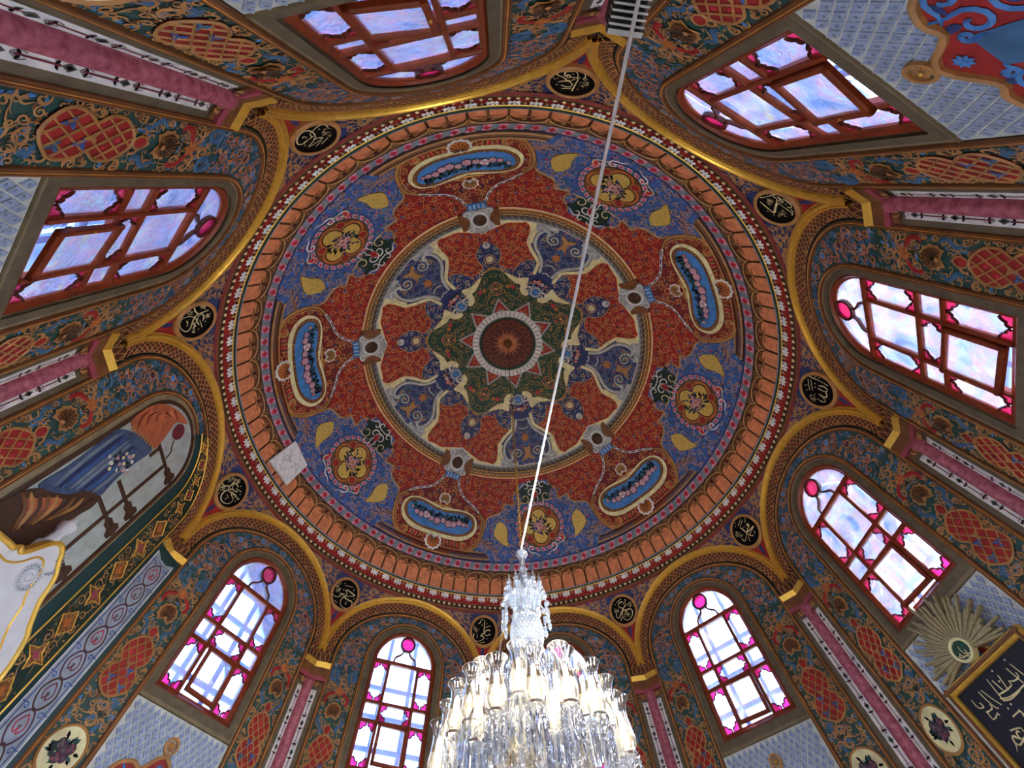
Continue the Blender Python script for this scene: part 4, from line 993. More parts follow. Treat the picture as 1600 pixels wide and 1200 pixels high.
mb = MB(); sweep(mb, S1, circ((0, -.388), .0155, 24), [(-.003, .003), (-.0025, .007), (.0025, .007), (.003, .003)], 'tan', True); mb.build('ring', ros1)
mb = MB()
for k in range(8): fan(mb, S1, leafshape(.0125, .0032, k * .785, 0, 3) + [0, -.388], 'tan', .004, (0,), .003)
fan(mb, S1, circ((0, -.388), .003, 8), 'gold', .007, (0,), .002); mb.build('eight_petal_star', ros1)
lp = link('scalloped_panel', None, wall1)
mb = MB(); fill(mb, S1, lowpoly, 'red', .004, .0, edge=.003)
mb.build('red_ground', lp)
mb = MB(); sweep(mb, S1, lowpoly, [(-.004, .003), (-.0035, .008), (0, .0095), (.0035, .008), (.004, .003)], 'tan', True); mb.build('gilt_edge', lp)
mb = MB(); fill(mb, S1, [(-.03, -.455), (.018, -.458), (.03, -.52), (-.03, -.56)], 'fblue', .0048, 0)
for k in range(8): fan(mb, S1, leafshape(.011, .003, k * .785, 0, 3) + [0, -.432], 'skyblue', .005, (0,), .0015)
for mm in (1, -1):
    for x, y, R, a0 in ((.045, -.47, .018, .5), (.08, -.465, .016, 2.), (.06, -.51, .02, 3.), (.09, -.52, .016, 1.), (.03, -.455, .008, 4.)):
        stroke(mb, S1, (spiral(R, a0, mm, 1.1, 14, .7) + [x, y]) * [mm, 1], .006, 'skyblue', .0048, .002, taper=True)
        fan(mb, S1, (leafshape(R * 1.2, R * .3, a0 + 1, .3) + [x, y + .01]) * [mm, 1], 'navy', .0046, (0,), .001)
mb.build('painted_scrolls', lp)

# ---------------------------------------------------------------- windows
FO = -.012                     # face of the window frame, recessed behind the wall face
win1 = empty('window_1', kind='structure', category='window')
W_IN = arch_path(.107, -.288, .018, .107)
mb = MB(); SWf = S1
V = [(W_OUT, FO - .008), (W_OUT, FO + .006), (arch_path(.117, -.3, .018, .117), FO + .009), (arch_path(.112, -.294, .018, .112), FO + .004), (W_IN, FO + .002), (W_IN, FO - .008)]
for (a, oa), (b, ob) in zip(V[:-1], V[1:]): loft(mb, S1, a, b, oa, ob, 'wood')
mb.build('frame', win1)
def wbar(name, p, q, w=.0105, d=.012): 
    mb = MB(); bar(mb, S1, p, q, w, d, 'wood', FO - .006, .35); return mb.build(name, win1)
XM, R1, R2, RB = .056, -.115, -.170, -.288
wbar('transom', (-.11, .018), (.11, .018), .012, .014)
for x in (-XM, XM): wbar('mullion', (x, RB - .004), (x, .016), .0105, .013)
for y in (R1, R2): wbar('glazing_bar', (-.11, y), (.11, y), .0095, .012)
GO = FO - .002
def pane(poly, m='pane', name='pane', off=GO):
    mb = MB(); fill(mb, S1, poly, m, off, 0); return mb.build(name, win1)
pane(np.concatenate([ell(.108, .108, .018, 0, math.pi, 26)]), 'pane', 'lunette_pane')
b_ = .005
cells = {}
for ci, (x0, x1) in enumerate(((-.108, -XM), (-XM, XM), (XM, .108))):
    for ri, (y0, y1) in enumerate(((R1, .018), (R2, R1), (RB, R2))):
        if ci == 1 and ri == 2: continue
        pane([(x0, y0), (x1, y0), (x1, y1), (x0, y1)])
def redcorner(cx, cy, dx, dy, lx, ly):
    o = np.array([(0, 0), (lx, 0), (lx, ly * .35), (lx * .78, ly * .55), (lx * .6, ly * .5), (lx * .45, ly * .8), (lx * .2, ly), (0, ly)])
    pl = o * [dx, dy] + [cx, cy]
    mb = MB(); fill(mb, S1, pl, 'redglass', GO + .0015, 0); mb.build('red_pane', win1)
    mb = MB(); stroke(mb, S1, pl[1:], .0042, 'wood_dark', GO + .002, .004); mb.build('lead_bead', win1)
for sx in (-1, 1):
    xo, xi = sx * .107, sx * (XM + b_)
    for y0, y1 in ((R1 + b_, .012), (RB, R2 - b_)):
        for cy, dy in ((y0, 1), (y1, -1)):
            redcorner(xo, cy, -sx, dy, .0205, .021); redcorner(xi, cy, sx, dy, .0205, .021)
for sx in (-1, 1):
    for cy, dy in ((R2 + b_, 1), (R1 - b_, -1)): redcorner(sx * (XM - b_), cy, -sx, dy, .02, .02)
mb = MB(); fill(mb, S1, circ((0, .095), .0255, 28), 'redglass', GO + .002, 0); mb.build('red_disc', win1)
mb = MB(); sweep(mb, S1, circ((0, .095), .0265, 32), [(-.0032, GO), (-.0032, GO + .008), (.0032, GO + .008), (.0032, GO)], 'wood_dark', True); mb.build('disc_bead', win1)
for sx in (-1, 1):
    mb = MB(); p = smoothc(np.array([(.012, .071), (.014, .06), (.024, .05), (.038, .04), (.042, .022)]) * [sx, 1], 5, False)
    sweep(mb, S1, p, [(-.0028, GO), (-.0028, GO + .007), (.0028, GO + .007), (.0028, GO)], 'wood_dark'); mb.build('tendril_bar', win1)
# opening casement in the middle of the bottom row, ajar inwards
cas = link('casement', None, win1)
class Ajar(Wall):
    def __init__(s, n, ang): Wall.__init__(s, n); s.g = math.radians(ang)
    def P(s, uv, off=0.):
        uv = np.asarray(uv, float).reshape(-1, 2); x = uv[:, 0] + XM - b_
        c, sn = math.cos(s.g), math.sin(s.g); q = np.stack([-XM + b_ + x * c, uv[:, 1]], 1)
        return Wall.P(s, q, FO + .004 + x * sn + np.asarray(off))
SA = Ajar(1, 5)
cx0, cx1, cy0, cy1 = -XM + b_, XM - b_, RB + .002, R2 - b_
for p, q_ in (((cx0 + .005, cy0), (cx0 + .005, cy1)), ((cx1 - .005, cy0), (cx1 - .005, cy1)), ((cx0, cy0 + .005), (cx1, cy0 + .005)), ((cx0, cy1 - .005), (cx1, cy1 - .005))):
    mb = MB(); bar(mb, SA, p, q_, .01, .009, 'wood', 0, .3); mb.build('sash_bar', cas)
mb = MB(); fill(mb, SA, [(cx0 + .008, cy0 + .008), (cx1 - .008, cy0 + .008), (cx1 - .008, cy1 - .008), (cx0 + .008, cy1 - .008)], 'pane', .003, 0); mb.build('sash_pane', cas)
mb = MB(); fan(mb, SA, circ((cx1 - .005, (cy0 + cy1) / 2), .003, 8), 'brass', .009, (0,), .004); mb.build('knob', cas)
# deep reveal and the outer window
OUT = -.075
mb = MB(); loft(mb, S1, W_OUT, arch_path(.135, -.31, .018, .135), FO - .008, OUT, 'reveal'); mb.build('reveal', win1)
mb = MB()
for x in (-.05, .05): bar(mb, S1, (x, -.31), (x, .15), .014, .008, 'reveal', OUT)
for y in (-.22, -.13, -.04, .05): bar(mb, S1, (-.135, y), (.135, y), .014, .008, 'reveal', OUT)
mb.build('outer_window_grid', win1)
mb = MB(); fill(mb, S1, arch_path(.135, -.31, .018, .135), 'clearpane', OUT - .004, 0); mb.build('outer_pane', win1)

# unseen lower window, added to let more daylight in
mb = MB(); loft(mb, S1, ADDED_LOWIN, ADDED_LOWIN * [1.05, 1], 0, OUT, 'reveal')
for p, q in (((-.13, -1.115), (.13, -1.115)), ((-.13, -.705), (.13, -.705)), ((-.125, -1.12), (-.125, -.7)), ((.125, -1.12), (.125, -.7)), ((0, -1.12), (0, -.7)), ((-.13, -.84), (.13, -.84)), ((-.13, -.98), (.13, -.98))): bar(mb, S1, p, q, .012, .012, 'wood', FO - .006)
mb.build('added_lower_window_frame', win1)
mb = MB(); fill(mb, S1, ADDED_LOWIN, 'clearpane', FO, 0); mb.build('added_lower_window_pane', win1)

# ---------------------------------------------------------------- corner columns
colm = empty('corner_column', category='column')
S2 = Wall(2)
def both(f):
    for S, sg in ((S1, 1), (S2, -1)): f(S, sg)
mb = MB()
def f(S, sg): 
    fill(mb, S, np.array([(.262, FLOOR_H), (.3125, FLOOR_H), (.3125, -.1), (.262, -.1)]) * [sg, 1], 'taupe', .003, 0)
both(f); mb.build('grey_margin', colm)
for S, sg in ((S1, 1), (S2, -1)):
    mb = MB(); fill(mb, S, np.array([(.2755, FLOOR_H), (.294, FLOOR_H), (.294, -.125), (.2755, -.125)]) * [sg, 1], 'white', .0045, 0, edge=.001)
    y = -.145; k = 0
    while y > -.75:
        xm = .2848 * sg
        fan(mb, S, [(xm - .0055, y), (xm, y + .009), (xm + .0055, y), (xm, y - .009)], 'dgrey', .005, (0,), .0006); fan(mb, S, [(xm - .003, y), (xm, y + .005), (xm + .003, y), (xm, y - .005)], 'black' if k % 2 else 'dkgreen', .0056, (0,), .0004)
        stroke(mb, S, [(xm, y - .016), (xm, y - .05)], .0022, 'maroon', .0052, .0004)
        for yy in (y - .016, y - .05): 
            for d in (-1, 0, 1): fan(mb, S, leafshape(.008, .002, (1.57 if yy > y - .03 else -1.57) + d * .9, 0, 3) + [xm, yy], 'maroon' if d == 0 else 'black', .0052, (0,), .0005)
        for d in (-1, 1): stroke(mb, S, [(xm, y + .012), (xm + d * .006, y + .02), (xm + d * .003, y + .028)], .0012, 'dgrey', .005, .0003)
        y -= .072; k += 1
    mb.build('painted_strip', colm)
mb = MB(); vx = (.9605 / math.cos(math.radians(18)) - .006); av = math.radians(-72); t = np.radians(np.linspace(0, 360, 20, endpoint=False))
cx, cy = vx * math.cos(av), vx * math.sin(av)
lathe(mb, [(.0175, FLOOR_H), (.0175, -.118), (.0205, -.112), (.0205, -.105), (.0165, -.1)], 'colonnette', 20, (cx, cy)); mb.build('colonnette', colm, True)
mb = MB()
for S, sg in ((S1, 1), (S2, -1)):
    for k in range(4): fan(mb, S, (leafshape(.018, .0055, -1.2 - .35 * k, .3) + [.272 + .008 * k, -.1]) * [sg, 1], 'tan' if k % 2 else 'brown', .006 + .001 * k, (0,), .003)
    fan(mb, S, np.array([(.262, -.1), (.296, -.1), (.29, -.113), (.266, -.116)]) * [sg, 1], 'brown', .0045, (0,), .001)
mb.build('leaf_brackets', colm)
def capband(name, y0, y1, o0, o1, m, x0=.2585):
    mb = MB()
    for S, sg in ((S1, 1), (S2, -1)):
        P = [S.P(np.array([(x0, y)]) * [sg, 1], 0.)[0] for y in (y0, y1)]
        for (ya, oa), (yb, ob) in (((y0, 0), (y0, o0)), ((y0, o0), (y1, o1)), ((y1, o1), (y1, 0))):
            e = lambda o: .3125 - o * .325
            V = np.concatenate([S.P(np.array([(x0, ya), (e(oa), ya)]) * [sg, 1], oa), S.P(np.array([(x0, yb), (e(ob), yb)]) * [sg, 1], ob)])
            mb.add(V, [(0, 1, 3, 2)], m)
        V = np.concatenate([S.P(np.array([(x0, y0), (x0, y1)]) * [sg, 1], 0), S.P(np.array([(x0, y0)]) * [sg, 1], o0), S.P(np.array([(x0, y1)]) * [sg, 1], o1)]); mb.add(V, [(0, 1, 3, 2)], m)
    return mb.build(name, colm)
capband('gilt_abacus', -.058, -.043, .010, .016, 'gold'); capband('capital_neck', -.086, -.058, .009, .010, 'brown'); capband('red_astragal', -.098, -.087, .010, .0115, 'rose')

# ---------------------------------------------------------------- pendentives (parts of the dome)
pen = link('pendentive', None, ceiling); S_P = Pend(0)
mb = MB(); grid(mb, S_P, -18, 18, 48, 0, 1, 8, 'navy'); mb.build('pendentive_ground', pen, True)
mb = MB(); tri = [(-3.0, .03), (-2.2, .3), (-1.2, .42), (0, .36), (1.2, .42), (2.2, .3), (3.0, .03), (0, .01)]
fill(mb, S_P, [(-3.6, .02), (-2.6, .26), (-1.0, .33), (1.0, .33), (2.6, .26), (3.6, .02), (0, .012)], 'red', .001, .02)
for k in range(7):
    y = .05 + .045 * k; w = 3.2 - k * .33
    for s_ in (1, -1): stroke(mb, S_P, [(-w * s_, y), (w * s_, y + .04)], .002, 'tan', .0016, .0006)
for mm in (1, -1):
    fill(mb, S_P, np.array([(17.9, .12), (17.9, .9), (13.5, .88), (12.6, .5), (14.5, .3)]) * [mm, 1], 'dred', .001, .02)
    for k in range(6): stroke(mb, S_P, np.array([(13.6 + k * .75, .35), (13.9 + k * .75, .85)]) * [mm, 1], .002, 'tan', .0016, .0006)
mb.build('red_lattice_fields', pen)
lines = MB(); leaves = MB(); rgp = np.random.default_rng(71)
scrolls(S_P, [(0.3, .34), (2.8, .3), (5, .12), (9, .1), (12.5, .3), (12.5, .92), (.3, .96)], .0235, rgp, 'tan', ('crimson', 'skyblue', 'blue', 'purple', 'skyblue', 'teal'), .0012, (circ((0, .70), 3.7, 20, .22),), .0028, lines, leaves, (0,), True, 2500)
lines.build('pendentive_scrollwork', pen, kind='stuff'); leaves.build('pendentive_leaves', pen, kind='stuff')
copies(pen, [36 * k for k in range(1, 10)])

# ---------------------------------------------------------------- calligraphy roundels, one on each pendentive
def vplane(k, rm=.966, hm=.196):
    A = math.radians(-72 + 36 * k); er = np.array([math.cos(A), math.sin(A), 0]); et = np.array([-math.sin(A), math.cos(A), 0]); ez = np.array([0, 0, 1.])
    return er * rm + ez * hm, et, -.255 * er + .967 * ez, -.967 * er - .255 * ez
SCRIPT = {
 5: ((715, 955, 17.143), [[(870, 540), (840, 510), (780, 520), (735, 570), (730, 630), (780, 660), (880, 620)], [(722, 240), (715, 400), (705, 560), (690, 600), (620, 660), (690, 690), (700, 730), (640, 780), (540, 810), (450, 770), (425, 690), (440, 600)], [(740, 440), (880, 395)], [(600, 860), (730, 825)], [(560, 340), (610, 305), (625, 250), (680, 220)]], [(525, 650), (525, 705), (650, 375), (780, 745), (780, 340)], [(490, 480, 110)]),
 4: ((940, 920, 18.46), [[(620, 390), (560, 385), (500, 430), (490, 490), (530, 540), (605, 560)], [(715, 430), (620, 590), (560, 720), (510, 830), (470, 850), (435, 800), (430, 720)], [(600, 620), (690, 620), (800, 580), (870, 610), (900, 690), (870, 800), (800, 880), (730, 905), (650, 860), (600, 770), (600, 690), (620, 610)], [(680, 630), (730, 665)], [(430, 410), (565, 290)], [(670, 310), (690, 350), (630, 450)], [(560, 870), (585, 930)]], [(385, 465), (580, 845), (725, 645)], [(430, 640, 80), (820, 450, 70), (740, 740, 90)]),
 6: ((500, 890, 15.), [[(640, 480), (610, 500), (625, 580), (560, 640)], [(640, 480), (720, 540), (810, 615), (700, 625), (620, 625), (545, 640)], [(575, 570), (540, 590), (500, 560), (480, 600), (430, 640), (340, 620), (280, 560), (270, 490), (320, 420)], [(545, 640), (600, 680), (640, 700), (690, 740), (730, 740), (745, 800), (700, 880), (600, 910), (500, 860), (470, 770), (500, 690), (545, 640)], [(585, 375), (770, 415)], [(570, 800), (610, 815)], [(780, 510), (800, 460)]], [(355, 735), (390, 765), (555, 470), (610, 765), (585, 325), (790, 690)], [(430, 370, 70), (430, 490, 70)]),
 7: ((320, 730, 15.), [[(725, 260), (640, 390), (560, 470), (540, 530), (580, 580), (640, 590)], [(560, 435), (470, 440), (410, 390), (430, 320), (500, 280)], [(775, 470), (740, 400), (690, 380), (650, 430), (650, 510), (700, 560), (760, 575)], [(560, 520), (640, 520), (700, 560)], [(530, 535), (450, 570), (385, 650), (370, 740), (420, 820), (520, 855), (610, 820), (655, 740), (610, 640), (640, 580)], [(655, 590), (660, 640), (720, 650), (700, 700), (760, 710), (750, 760), (800, 740)], [(725, 500), (850, 580)], [(460, 760), (500, 720)]], [(515, 660), (535, 705), (325, 610), (830, 450), (820, 640), (700, 800)], [(590, 280, 80), (400, 490, 60), (790, 330, 50)]),
 8: ((260, 460, 16.), [[(1040, 385), (900, 440), (780, 490), (690, 570), (640, 680), (590, 830), (520, 910), (440, 915), (350, 850), (320, 760), (350, 650), (430, 580), (540, 550), (650, 555), (720, 600), (760, 690), (800, 750)], [(780, 480), (700, 400), (690, 310), (740, 265), (840, 265)], [(890, 650), (925, 580), (900, 500), (850, 490), (780, 560), (760, 640)], [(720, 690), (670, 730), (710, 790), (650, 830), (690, 880), (630, 930), (700, 940)], [(490, 650), (520, 720), (500, 790)], [(820, 640), (880, 810)], [(400, 520), (430, 495)]], [(965, 665), (790, 860)], [(560, 440, 70), (900, 310, 80), (1020, 520, 55)]),
 9: ((440, 170, 15.), [[(1080, 420), (1020, 360), (940, 350), (830, 400), (720, 500), (660, 570), (680, 620), (740, 635)], [(510, 800), (400, 820), (350, 770), (360, 680), (430, 570), (530, 510), (640, 500), (730, 540), (780, 620), (770, 690), (700, 780), (625, 870), (780, 790), (940, 680), (930, 655), (830, 670), (730, 695)], [(510, 800), (540, 760), (570, 750), (600, 710), (650, 690), (700, 640)], [(1080, 650), (935, 805)], [(930, 730), (800, 860)], [(480, 670), (520, 635), (570, 660)]], [(870, 460), (1135, 620), (540, 840)], [(1040, 510, 110)]),
 0: ((840, 90, 16.), [[(690, 500), (600, 450), (490, 400), (480, 350), (560, 300), (700, 275), (850, 285), (960, 330), (1015, 400), (1000, 490), (1015, 530), (940, 660), (860, 810)], [(680, 440), (690, 370), (720, 330), (850, 320), (1050, 330), (1160, 370), (1205, 430), (1180, 490), (1140, 515)], [(830, 460), (780, 410), (730, 440), (760, 480), (830, 470), (950, 480), (1000, 500)], [(690, 500), (730, 540), (830, 550), (940, 515)], [(520, 585), (650, 565), (780, 570), (860, 630), (850, 690), (760, 710), (660, 690), (590, 660)], [(600, 750), (840, 745)]], [(400, 475), (440, 515), (510, 490), (890, 390), (1055, 480), (480, 650), (1000, 770)], [(1190, 610, 110)]),
 1: ((1170, 280, 17.143), [[(890, 375), (700, 400), (500, 450), (320, 485)], [(310, 585), (480, 730), (640, 860), (710, 870), (740, 740), (790, 650), (830, 645), (960, 740), (1100, 840), (1180, 900), (1170, 950)], [(690, 860), (730, 700), (770, 560), (750, 500), (660, 450)], [(770, 450), (850, 510), (930, 600), (870, 610), (820, 560), (870, 510)], [(930, 515), (1050, 590), (1150, 680), (1140, 740), (1050, 745)], [(1130, 780), (1225, 880)], [(440, 330), (525, 390)]], [(940, 460), (1005, 660), (590, 350), (520, 850), (680, 945)], [(560, 590, 100), (900, 900, 110)]),
 2: ((1240, 570, 15.), [[(375, 265), (500, 320), (650, 390), (815, 490)], [(345, 320), (385, 590)], [(410, 340), (455, 590)], [(600, 490), (720, 510), (790, 570), (790, 620), (720, 620), (580, 550)], [(760, 630), (790, 700), (770, 760), (700, 740), (600, 680), (680, 750), (760, 850), (700, 865), (620, 830)], [(270, 470), (335, 470)], [(510, 275), (550, 275)]], [(510, 435), (515, 520), (320, 585), (610, 305), (505, 690), (590, 800)], [(470, 770, 80)]),
 3: ((1130, 790, 15.), [[(405, 515), (480, 570), (550, 640), (630, 700), (720, 700)], [(550, 640), (640, 560), (720, 480), (640, 650), (640, 690)], [(620, 450), (570, 430), (560, 460), (610, 475), (580, 540), (560, 620), (550, 720), (520, 820), (490, 830), (445, 770)], [(410, 320), (355, 470)], [(465, 330), (400, 480)], [(520, 330), (515, 400)], [(600, 770), (640, 830)]], [(495, 500), (735, 605), (750, 645), (605, 745), (515, 305), (290, 420), (295, 490)], [(380, 680, 90)]),
}
RLAB = ['crossing loops and long slanting tail, below the floodlight', 'long bar over a zigzag, beside the upper right window', 'tall strokes and stacked curls, beside the brightest window', 'crossed stroke with hook, nearest the sunburst', 'round bowl crossed by diagonal, right of chandelier',
        'one tall upright over wide bowl, left of chandelier', 'two bowls under slanted bar, above lower left windows', 'round bowl and toothed strokes, below the white patch', 'figure-eight loop, above the painted window', 'heart-like double loop, between left and top windows']
o_, e1_, e2_, n_ = vplane(0); RP0 = Plane(o_, e1_, e2_, n_)
mb = MB(); sweep(mb, RP0, circ((0, 0), .0555, 48, .0575), [(-.0055, -.014), (-.0055, .003), (-.002, .0052), (.002, .004), (.0055, .001), (.0055, -.014)], 'tan', True); rim0 = mb.build('gilt_rim', None)
mb = MB(); fill(mb, RP0, circ((0, 0), .053, 44, .055), 'black', .001, 0); brd0 = mb.build('black_board', None)
for k in range(10):
    crop, strokes, dots, fuzz = SCRIPT[k]; o_, e1_, e2_, n_ = vplane(k); PL = Plane(o_, e1_, e2_, n_)
    rt = empty('calligraphy_roundel', label='black roundel, gold script: ' + RLAB[k], category='roundel', group='calligraphy roundels under the dome')
    for src in (rim0, brd0):
        c = src if k == 0 else link_copy(src, None); c.parent = rt; c.rotation_euler = (0, 0, math.radians(36 * k))
    U2 = lambda pts: np.array(px_plane(crop, pts, o_, e1_, e2_, n_))
    mb = MB()
    for s_ in strokes:
        q_ = smoothc(U2(s_), 5, False) if len(s_) > 2 else U2(s_)
        big = len(s_) > 2; n = len(q_); w = (.0031 if big else .002) * (1 + .35 * np.sin(np.linspace(0, 7, n)))
        stroke(mb, PL, q_, w, 'paleline', .0018, .0006)
    for d in dots:
        c = U2([d])[0]; fan(mb, PL, circ(c, .0024, 4), 'paleline', .0018, (0,), .0005)
    rgf = np.random.default_rng(100 + k)
    for x, y, r in fuzz:
        for i in range(16):
            c = U2([(x + rgf.uniform(-r, r) * .8, y + rgf.uniform(-r, r) * .8)])[0]; stroke(mb, PL, spiral(.0035, rgf.uniform(0, 6), 1, .5, 5, .6) + c, .0008, 'paleline', .0018, .0003)
    mb.build('gold_lettering', rt)

# ---------------------------------------------------------------- set out the ten sides
WDESC = {1: 'plain side of the room holding the window cut by the top edge', 2: 'side of the room at upper right with blue tiles and scalloped red panel', 3: 'side of the room at far right holding the brightest window', 4: 'side of the room at right behind the gold starburst',
         5: 'side of the room right of the chandelier with diamond tiles', 6: 'side of the room hidden behind the chandelier', 7: 'side of the room just left of the chandelier', 8: 'side of the room at lower left with pale blue diamond tiles', 9: 'side of the room at left with the painted curtain window', 10: 'side of the room at upper left with pale blue tiles'}
NDESC = {1: 'red framed arched window at top, cut by the photo edge', 2: 'glowing orange framed arched window at upper right', 3: 'brightest arched window with red corner panes at right edge', 4: 'arched window above the gold starburst at right', 5: 'arched window right of the chandelier above blue tiles',
         6: 'arched window partly hidden behind the chandelier', 7: 'blue lit arched window just left of the chandelier', 8: 'arched window with open sash at lower left', 10: 'slanting red framed window with bluish panes at left'}
CDESC = {0: 'corner column behind the finned floodlight at top', 1: 'pink corner column at right beside the upper right window', 2: 'pink corner column at right below the brightest window', 3: 'pink corner column at lower right left of the starburst', 4: 'pink corner column right of the chandelier',
         5: 'pink corner column hidden behind the chandelier', 6: 'pink corner column between the two lower left windows', 8: 'pink corner column at left above the painted curtain window', 9: 'pink corner column with white strips at upper left'}
wall1['label'] = WDESC[1]; win1['label'] = NDESC[1]
walls = {1: wall1}; wins = {1: win1}
for n in range(2, 11):
    if n != 9:
        sk = () if n in (2, 4, 5, 8, 10) else ('tile',)
        if n == 9: sk = ('tile',)
        w = copy_tree(wall1, 36 * (n - 1), sk, label=WDESC[n]); w.name = 'wall_%d' % n; walls[n] = w
        v = copy_tree(win1, 36 * (n - 1), (), label=NDESC[n]); v.name = 'window_%d' % n; wins[n] = v
colm['label'] = CDESC[0]; colm['group'] = 'corner columns'
for k in range(1, 10):
    if k != 7: copy_tree(colm, 36 * k, (), label=CDESC[k])
# ================================================================== WALL 9: painted window with curtain
w9 = copy_tree(wall1, 288, ('tile', 'wall_face', 'window_surround', 'gilt_rosette', 'scalloped_panel', 'tile_bed', 'painted_shell', 'red_strapwork', 'star_flower', 'oval_medallion'), label=WDESC[9]); w9.name = 'wall_9'
for nm in ('painted_shell', 'red_strapwork', 'star_flower', 'oval_medallion'):
    src = [c for c in wall1.children if c.name.split('.')[0] == nm][0]; d = link_copy(src, w9)
    for g in src.children: link_copy(g, d)
S9 = Wall(9)
def up(name, mb, parent=w9, **kw):
    """parts of wall 9 are modelled in place, so undo the turn of their parent"""
    o = mb.build(name, parent, **kw); o.rotation_euler = (0, 0, math.radians(-288)); return o
mb = MB(); fill(mb, S9, [(-HW, FLOOR_H), (HW, FLOOR_H), (HW, .30), (-HW, .30)], 'taupe', 0, 0); up('wall_face', mb)
mb = MB(); sw9 = arch_path(.149, -.8, .015, .148); fill(mb, S9, sw9, 'beige', .003, 0); up('window_surround', mb)
def band9(a0, a1, x0, x1, y0):
    n = 16; t = np.linspace(math.pi, math.pi * .60, n)
    o = [(x0[0] * math.cos(a), x0[1] * math.sin(a) + x0[2]) for a in t]; i = [(x1[0] * math.cos(a), x1[1] * math.sin(a) + x1[2]) for a in t]
    return np.array([(-x0[0], y0)] + o + i[::-1] + [(-x1[0], y0)]), np.array([(-x0[0], y0)] + o), np.array([(-x1[0], y0)] + i)
pd, do, di = band9(0, 0, (.253, .196, 0), (.168, .163, .012), -.8); pt, to, ti = band9(0, 0, (.168, .163, .012), (.124, .126, .018), -.8)
mb = MB(); fill(mb, S9, pd, 'dkgreen', .0095, 0, edge=.006)
for p in (do, di): stroke(mb, S9, p, .005, 'gold', .0098, .002)
mb2 = MB(); scrolls(S9, [(-.245, -.75), (-.176, -.75), (-.176, .02), (-.245, .02)], .02, np.random.default_rng(77), 'tan', ('teal', 'brown', 'floral'), .0096, (), .003, mb2, mb2, (0,), False, 2500)
for k in range(11):
    y = -.72 + k * .066; c = np.array([-.21, y])
    if k % 2: o = np.array([(0, .024), (.008, .008), (.03, 0), (.008, -.008), (0, -.024), (-.008, -.008), (-.03, 0), (-.008, .008)]) * 1.1
    else: o = np.array([(0, .026), (.026, 0), (0, -.026), (-.026, 0)])
    fill(mb, S9, o + c, 'brown', .0104, 0, edge=.001); stroke(mb, S9, o + c, .0032, 'gold', .0106, .0015, True); fan(mb, S9, o * .45 + c, 'rose' if k % 2 else 'orange', .0108, (0,), .001)
for k, ad in enumerate((176, 162, 148, 134, 120)):
    a = math.radians(ad); c = np.array([.21 * math.cos(a), .18 * math.sin(a) + .006]); o = np.array([(0, .02), (.02, 0), (0, -.02), (-.02, 0)]) if k % 2 else np.array([(0, .02), (.006, .006), (.024, 0), (.006, -.006), (0, -.02), (-.006, -.006), (-.024, 0), (-.006, .006)])
    fill(mb, S9, o + c, 'brown', .0104, 0, edge=.001); stroke(mb, S9, o + c, .003, 'gold', .0106, .0015, True); fan(mb, S9, o * .45 + c, 'rose' if k % 2 else 'orange', .0108, (0,), .001)
    stroke(mb2, S9, spiral(.012, k, 1, 1.2, 12, .8) + c + [.02, .018], .003, 'tan', .0098, .001)
up('star_band', mb); up('star_band_scrolls', mb2, kind='stuff')
mb = MB(); fill(mb, S9, pt, 'teal_wall', .008, 0, edge=.004); stroke(mb, S9, ti, .0035, 'brown', .0084, .002); stroke(mb, S9, ti + [-.005, 0], .0015, 'paleline', .0084, .001); up('teal_margin', mb)

mural = empty('painted_window', label='painted sham window with blue curtain and brown glazing bars on the left side', category='mural')
mur = lambda nm, mb: mb.build(nm, mural)
WP = arch_path(.122, -.62, .018, .122)
mb = MB(); fill(mb, S9, WP, 'painted_pane', .0045, 0); mur('painted_panes', mb)
mb = MB(); stroke(mb, S9, WP, .011, 'dbrown', .0052, .0012)
for p, q in (((-.12, .018), (.02, .018)), ((-.056, .018), (-.056, -.62)), ((-.12, -.115), (.0, -.115)), ((-.12, -.17), (.02, -.17)), ((0.0, .018), (0., -.02)), ((-.12, -.29), (.05, -.29)), ((-.12, -.4), (.05, -.4)), ((.03, -.29), (.03, -.6))):
    n = 6; stroke(mb, S9, np.linspace(p, q, n), .011, 'dbrown', .005, .001)
for y in (R1, .018, -.17, -.29):
    for d in (1, -1): fan(mb, S9, [(-.062, y), (-.075, y + d * .012), (-.09, y + d * .01), (-.1, y + d * .02), (-.112, y + d * .018), (-.116, y)], 'dbrown', .0051, (0,), .0005)
fan(mb, S9, circ((.005, .088), .022, 20, .024), 'maroon', .0062, (0,), .001)
stroke(mb, S9, smoothc([(-.01, .067), (-.02, .055), (-.035, .045), (-.04, .024)], 4, False), .005, 'dbrown', .0056, .001)
mur('painted_bars', mb)
C9 = (0, 500, 4.)
T9 = lambda p: np.array(px_wall(9, C9, p, .9605 - .006))
mb = MB(); cu = smoothc(T9([(240, 1030), (400, 930), (560, 815), (715, 690), (800, 690), (880, 725), (945, 790), (935, 830), (850, 890), (760, 960), (690, 1030), (620, 1100), (540, 1070), (430, 1090), (320, 1075)]), 3)
fill(mb, S9, cu, 'curtain', .0068, 0, edge=.002)
for k in range(8):
    a = T9([(760 - k * 8 + 22 * k, 700 + 18 * k), (560 + 18 * k, 850 + 20 * k), (330 + 34 * k, 1040 + 6 * k)]); stroke(mb, S9, smoothc(a, 5, False), .009, ('slate', 'navy', 'blue', 'slate')[k % 4], .0070, .003, taper=True)
for k in range(26): 
    c = T9([(760 + rng.uniform(-90, 90), 890 + rng.uniform(-60, 60))])[0]; fan(mb, S9, circ(c, .005, 6), ('white', 'flower', 'dkgreen', 'cream')[k % 4], .0104, (0,), .001)
mur('blue_curtain', mb)
